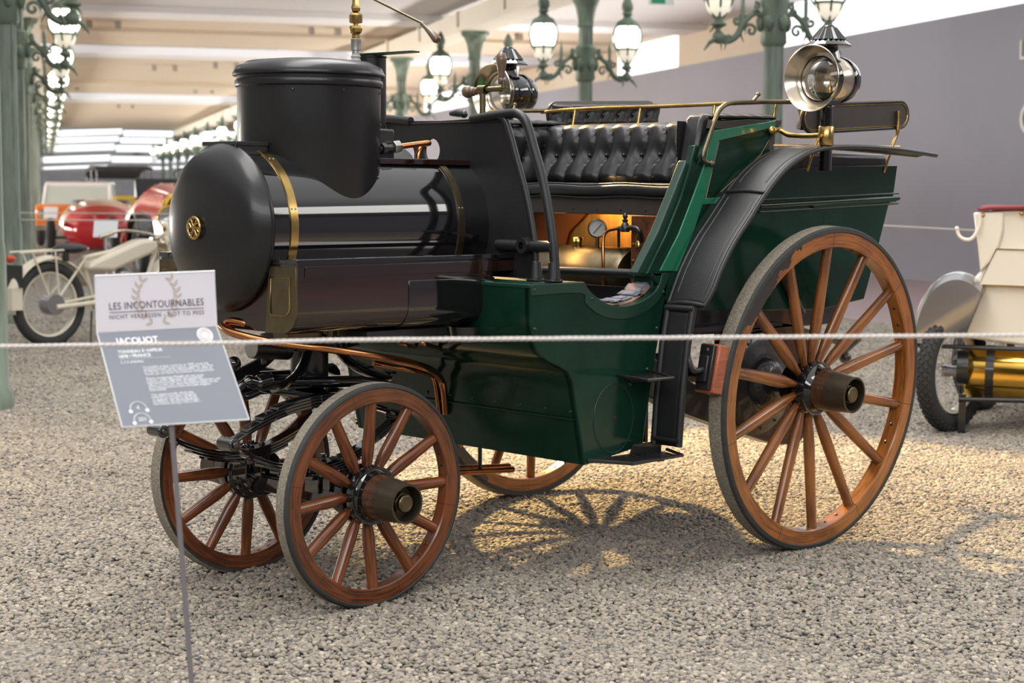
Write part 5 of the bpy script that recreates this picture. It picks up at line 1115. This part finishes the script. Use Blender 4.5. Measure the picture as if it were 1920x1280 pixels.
# hooded car
hc = root('vintage_car', 'vintage car under a black folding hood, far behind the red cars', 'car', 235, 44, face(0, 0) + radians(20))
g = MB(); g.prism([(-2.2, 1.45), (-2.1, 1.72), (-1.0, 1.80), (.2, 1.76), (.3, 1.68), (-1.0, 1.70), (-2.0, 1.60)], 'y', -.72, .72); g.build('black_hood', mat('black_canvas', (.03, .03, .035), .9), hc, bevel=.03)
g = MB(); g.box(-2.3, .2, -.65, .65, .6, 1.05); g.box(.2, 1.3, -.40, .40, .6, 1.05); g.build('car_body', mat('dark_yellow_body', (.45, .33, .05), .4), hc, bevel=.06)
g = MB()
for s in (-1, 1):
    for x in (.2, -1.0, -2.1): g.tube([(x, s * .66, 1.0), (x, s * .68, 1.72)], .018, 6)
g.build('hood_stay', M['black_iron'], hc)
for s in (-1, 1): road_wheel(hc, (.9, s * .68, .42), .42, .10, 12, 'ivory'); road_wheel(hc, (-1.8, s * .68, .42), .42, .10, 12, 'ivory')
# white cards on stands
M['card'] = mat('white_sign_card', (.82, .86, .88), .5)
for px, d, w_, h_, lab in ((99, 34.0, .27, .24, 'small white information card in front of the orange car'), (201, 17.5, .24, .18, 'small white information card in front of the low red racing car')):
    cd = root('information_card', lab, 'sign', px, d, camyaw); zt_ = 1.333 - ((391 if px < 150 else 420) - 337) * d / FPX
    g = MB(); g.box(-w_ / 2, w_ / 2, -.006, .006, -h_ / 2, h_ / 2, Matrix.Translation((0, 0, zt_)) @ Matrix.Rotation(-.35, 4, 'X')); g.build('card', M['card'], cd)
    g = MB(); g.tube([(0, .01, 0), (0, .01, zt_)], .009, 8); g.lathe([(.10, 0), (.10, .01), (0, .012)], n=20); g.build('stand', M['steel'], cd)
# far barrier ropes with stakes
def rope(pts, r, label, kind='rope'):
    g = MB(); g.tube(pts, r, 8); return tag(g.build('barrier_rope', M['rope'], ang=60), label, 'rope')
def cp(px, py, d):
    q = CAM + (FW * FPX + RT * (px - 960) - UP * (py - 640)) / FPX * d; return q
rope([cp(-60, 398, 19.8), cp(330, 401, 19.8), cp(520, 402, 19.8)], .006, 'upper of two distant pale barrier ropes crossing behind the motorcycle')
rope([cp(-60, 412, 16.6), cp(316, 413, 16.6), cp(520, 414, 16.6)], .006, 'lower of two distant pale barrier ropes crossing behind the motorcycle')
rope([cp(1500, 414, 15.0), cp(1660, 423, 14.9), cp(1830, 432, 14.8), cp(2000, 440, 14.6)], .006, 'pale barrier rope in front of the grey wall, behind the ivory car')
for px, py, d in ((316, 413, 16.6), (1420, 410, 15.1)):
    q = cp(px, py, d); g = MB(); g.tube([(q.x, q.y, 0), (q.x, q.y, q.z - .012)], .014, 8); g.lathe([(.08, 0), (.08, .012), (0, .02)], (q.x, q.y, 0), n=18)
    tag(g.build('barrier_post', M['ivory']), 'slender pale barrier post ' + ('behind the motorcycle handlebar' if px < 400 else 'hidden behind the carriage bench'), 'post')
# ------------------------------------------------------------------ foreground rope and sign
P = [cp(-1300, 665, 3.18), cp(200, 646.5, 3.18), cp(640, 637.5, 3.2), cp(960, 635, 3.2), cp(1300, 632.5, 3.2), cp(1920, 628, 3.2), cp(3300, 617, 3.2)]
Q = smooth_path(P, 60)
g = MB(); g.tube(Q, .0033, 6)
for st in range(3):
    pts = []; tt = 0
    for i in range(len(Q) - 1):
        for j in range(4):
            p = Q[i].lerp(Q[i + 1], j / 4); pts.append(p)
    ln_ = 0; hel = []
    for i, p in enumerate(pts):
        if i: ln_ += (p - pts[i - 1]).length
        a = ln_ / .012 * 2 * pi / 3 + st * 2 * pi / 3
        hel.append(p + UP * cos(a) * .0022 + FW * sin(a) * .0022)
    g.tube(hel, .0021, 5)
tag(g.build('barrier_rope', M['rope'], ang=80), 'taut pale braided cable crossing the whole foreground in front of the carriage', 'rope')
sg = empty('information_sign', 'folded white and grey museum sign on a thin leaning metal post, front left', 'sign')
TL, TR_ = cp(178, 517, 3.58), cp(402, 508, 3.74); KL, KR = cp(182, 624, 3.58), cp(406, 612, 3.74); BL, BR = cp(229, 801, 3.49), cp(467, 786, 3.65)
M['sign_white'] = mat('white_sign_panel', (.72, .69, .74), .4, 0, .2); M['sign_grey'] = mat('blue_grey_gloss_sign_panel', (.20, .215, .25), .16, 0, .8)
M['sign_text_w'] = mat('white_sign_lettering', (.85, .86, .88), .5); M['sign_text_p'] = mat('dark_plum_sign_lettering', (.07, .03, .06), .5); M['laurel'] = mat('beige_laurel_print', (.50, .43, .38), .6); M['acryl'] = mat('pale_acrylic_edge', (.80, .82, .82), .15, 0, .5)
def panel(A, B, Cc, D, m, name, th=.004):
    n_ = (B - A).cross(Cc - A).normalized(); 
    if n_.dot(CAM - A) < 0: n_ = -n_
    g = MB(); g.add([A, B, Cc, D, A - n_ * th, B - n_ * th, Cc - n_ * th, D - n_ * th], [(0, 1, 2, 3), (7, 6, 5, 4), (0, 4, 5, 1), (1, 5, 6, 2), (2, 6, 7, 3), (3, 7, 4, 0)])
    return g.build(name, m, sg, bevel=.0006), n_
up_, nu = panel(TL, TR_, KR, KL, M['sign_white'], 'upper_panel'); lo_, nl = panel(KL, KR, BR, BL, M['sign_grey'], 'lower_panel')
def frame_of(O, X, Yd, n_):
    X = X.normalized(); Y = n_.cross(X).normalized(); return Matrix(((X.x, Y.x, n_.x, O.x), (X.y, Y.y, n_.y, O.y), (X.z, Y.z, n_.z, O.z), (0, 0, 0, 1)))
def put(s, O_, X, n_, W, m, name, parent, h=None, space=1.0, bold=0):
    """write s from O_ along X so that it is W wide"""
    o = text_mesh(s, 1, name, m, parent, bold=bold, ext=.0, space=space); xs_ = [v.co.x for v in o.data.vertices]; ys_ = [v.co.y for v in o.data.vertices]
    w0 = max(xs_) - min(xs_); h0 = max(ys_) - min(0, min(ys_)); sx_ = W / w0; sy_ = sx_ if h is None else h / .72
    for v in o.data.vertices: v.co.x = (v.co.x - min(xs_)) * sx_; v.co.y *= sy_
    o.matrix_world = frame_of(O_ + n_ * .0012, X, None, n_); return o
def UPt(a, b): return TL.lerp(TR_, a).lerp(KL.lerp(KR, a), b)
def LOt(a, b): return KL.lerp(KR, a).lerp(BL.lerp(BR, a), b)
XU = (TR_ - TL).normalized(); WU = (TR_ - TL).length; XL = (KR - KL).normalized(); WL = (BR - BL).length
def rod(A, B, r, m, name, parent): g = MB(); g.tube([A, B], r, 6); return g.build(name, m, parent)
put('LES INCONTOURNABLES', UPt(.105, .61), XU, nu, WU * .79, M['sign_text_p'], 'sign_heading', up_, h=.0155, space=1.05)
put('NICHT VERPASSEN - NOT TO MISS', UPt(.105, .775), XU, nu, WU * .79, M['sign_text_p'], 'sign_subheading', up_, h=.0090, space=1.2)
rod(UPt(.105, .655) + nu * .001, UPt(.895, .655) + nu * .001, .0006, M['sign_text_p'], 'sign_rule', up_)
g = MB()
for s in (-1, 1):
    for k in range(8):
        t = k / 7; cx = .5 + s * (.045 + .125 * sin(t * 2.45)) ; cyy = .88 - t * .74
        ctr = UPt(cx, cyy); 
        for sd in (-1, 1):
            an = radians(90 - s * (62 - 88 * t) + sd * 38 * 1.0); 
            d_ = XU * cos(an) + nu.cross(XU) * sin(an); e_ = nu.cross(d_).normalized(); c2 = ctr + d_ * .008
            g.add([c2 - d_ * .0095 + nu * .0006, c2 + e_ * .0036 + nu * .0006, c2 + d_ * .0095 + nu * .0006, c2 - e_ * .0036 + nu * .0006], [(0, 1, 2, 3)])
g.build('laurel_wreath', M['laurel'], up_)
YL = (KL - BL).normalized()
put('JACQUOT', LOt(.125, .135), XL, nl, WL * .34, M['sign_text_w'], 'sign_title', lo_, bold=.03)
put('TONNEAU \u00c0 VAPEUR', LOt(.12, .235), XL, nl, WL * .355, M['sign_text_w'], 'sign_line', lo_, bold=.02)
put('1878 / FRANCE', LOt(.12, .285), XL, nl, WL * .25, M['sign_text_w'], 'sign_line', lo_, bold=.02)
put('2 CYLINDRES', LOt(.12, .345), XL, nl, WL * .18, M['sign_text_w'], 'sign_line', lo_)
rod(LOt(.12, .302) + nl * .001, LOt(.53, .302) + nl * .001, .0004, M['sign_text_w'], 'sign_rule', lo_)
para = ['Ce mod\u00e8le unique, construit en 1878, aurait \u00e9t\u00e9', 'perfectionn\u00e9 par Louis Lejeune, ing\u00e9nieur des Arts', 'et M\u00e9tiers. Ce sont ses descendants, en visite au', 'mus\u00e9e, qui ont fourni ces pr\u00e9cieux renseignements.', '',
        'Dieses einzigartige Modell soll von Louis', 'Lejeune, einem Ingenieur der staatlichen', 'Ingenieurhochschule Arts et M\u00e9tiers, konstruiert und', 'gebaut worden sein. Seine Nachfahren haben uns bei', 'einem Museumsbesuch diese wertvollen Angaben', '\u00fcbermittelt.', '',
        'This unique model, which was built in 1878, is', 'believed to have been refined by Louis Lejeune,', 'an engineer trained at the \u00c9cole Centrale des Arts', 'et M\u00e9tiers. His descendants gave us this vital', 'information during a visit to the museum.']
for k, s_ in enumerate(para):
    if s_: put(s_, LOt(.285, .405 + k * .0245), XL, nl, WL * .0112 * len(s_), M['sign_text_w'], 'sign_text_line', lo_)
def disc(c, r, n_, m, name, parent, ring=None):
    X = XL; Y = n_.cross(X); g = MB()
    if ring: g.tube([c + (X * cos(t) + Y * sin(t)) * r for t in [ring[0] + (ring[1] - ring[0]) * k / 20 for k in range(21)]], .0009, 5)
    else: g.add([c + (X * cos(2 * pi * k / 24) + Y * sin(2 * pi * k / 24)) * r + n_ * .0008 for k in range(24)], [tuple(range(24))])
    return g.build(name, m, parent)
sl = disc(LOt(.875, .085), .0185, nl, M['sign_text_w'], 'round_seal', lo_)
for r_ in (.0145, .0095): disc(LOt(.875, .085) + nl * .0012, r_, nl, M['laurel'], 'seal_ring', lo_, (0, 2 * pi))
for (a, b, tx) in ((.16, .83, '4'), (.165, .95, '201')):
    c = LOt(a, b); disc(c + nl * .001, .018, nl, M['sign_text_w'], 'headphone_icon', lo_, (0.1, pi - .1))
    for sx2 in (-1, 1): disc(c + XL * sx2 * .018 - nl.cross(XL) * .003, .0042, nl, M['sign_text_w'], 'headphone_cup', lo_)
    put(tx, c + XL * (-.004 if len(tx) == 1 else -.008), XL, nl, .006 if len(tx) == 1 else .016, M['sign_text_w'], 'headphone_number', lo_)
g = MB(); g.tube([TL, TR_, KR, BR, BL, KL], .0016, 6, closed=True); g.build('acrylic_edge', M['acryl'], sg)
pt = LOt(.40, .97) - nl * .012; pb = cp(366, 1368, 3.62 if True else 0); pb = pt + (pb - pt) * ((pt.z + .002) / (pt.z - pb.z))
g = MB(); g.tube([pt, pb], .0055, 12); g.tube([LOt(.40, .80) - nl * .006, pt], .005, 8); g.build('sign_post', mat('satin_violet_grey_post', (.30, .28, .31), .35, .7), sg)
g = MB(); g.lathe([(.09, 0), (.09, .008), (0, .012)], (pb.x, pb.y, 0), n=24); g.build('sign_foot', M['steel'], sg)
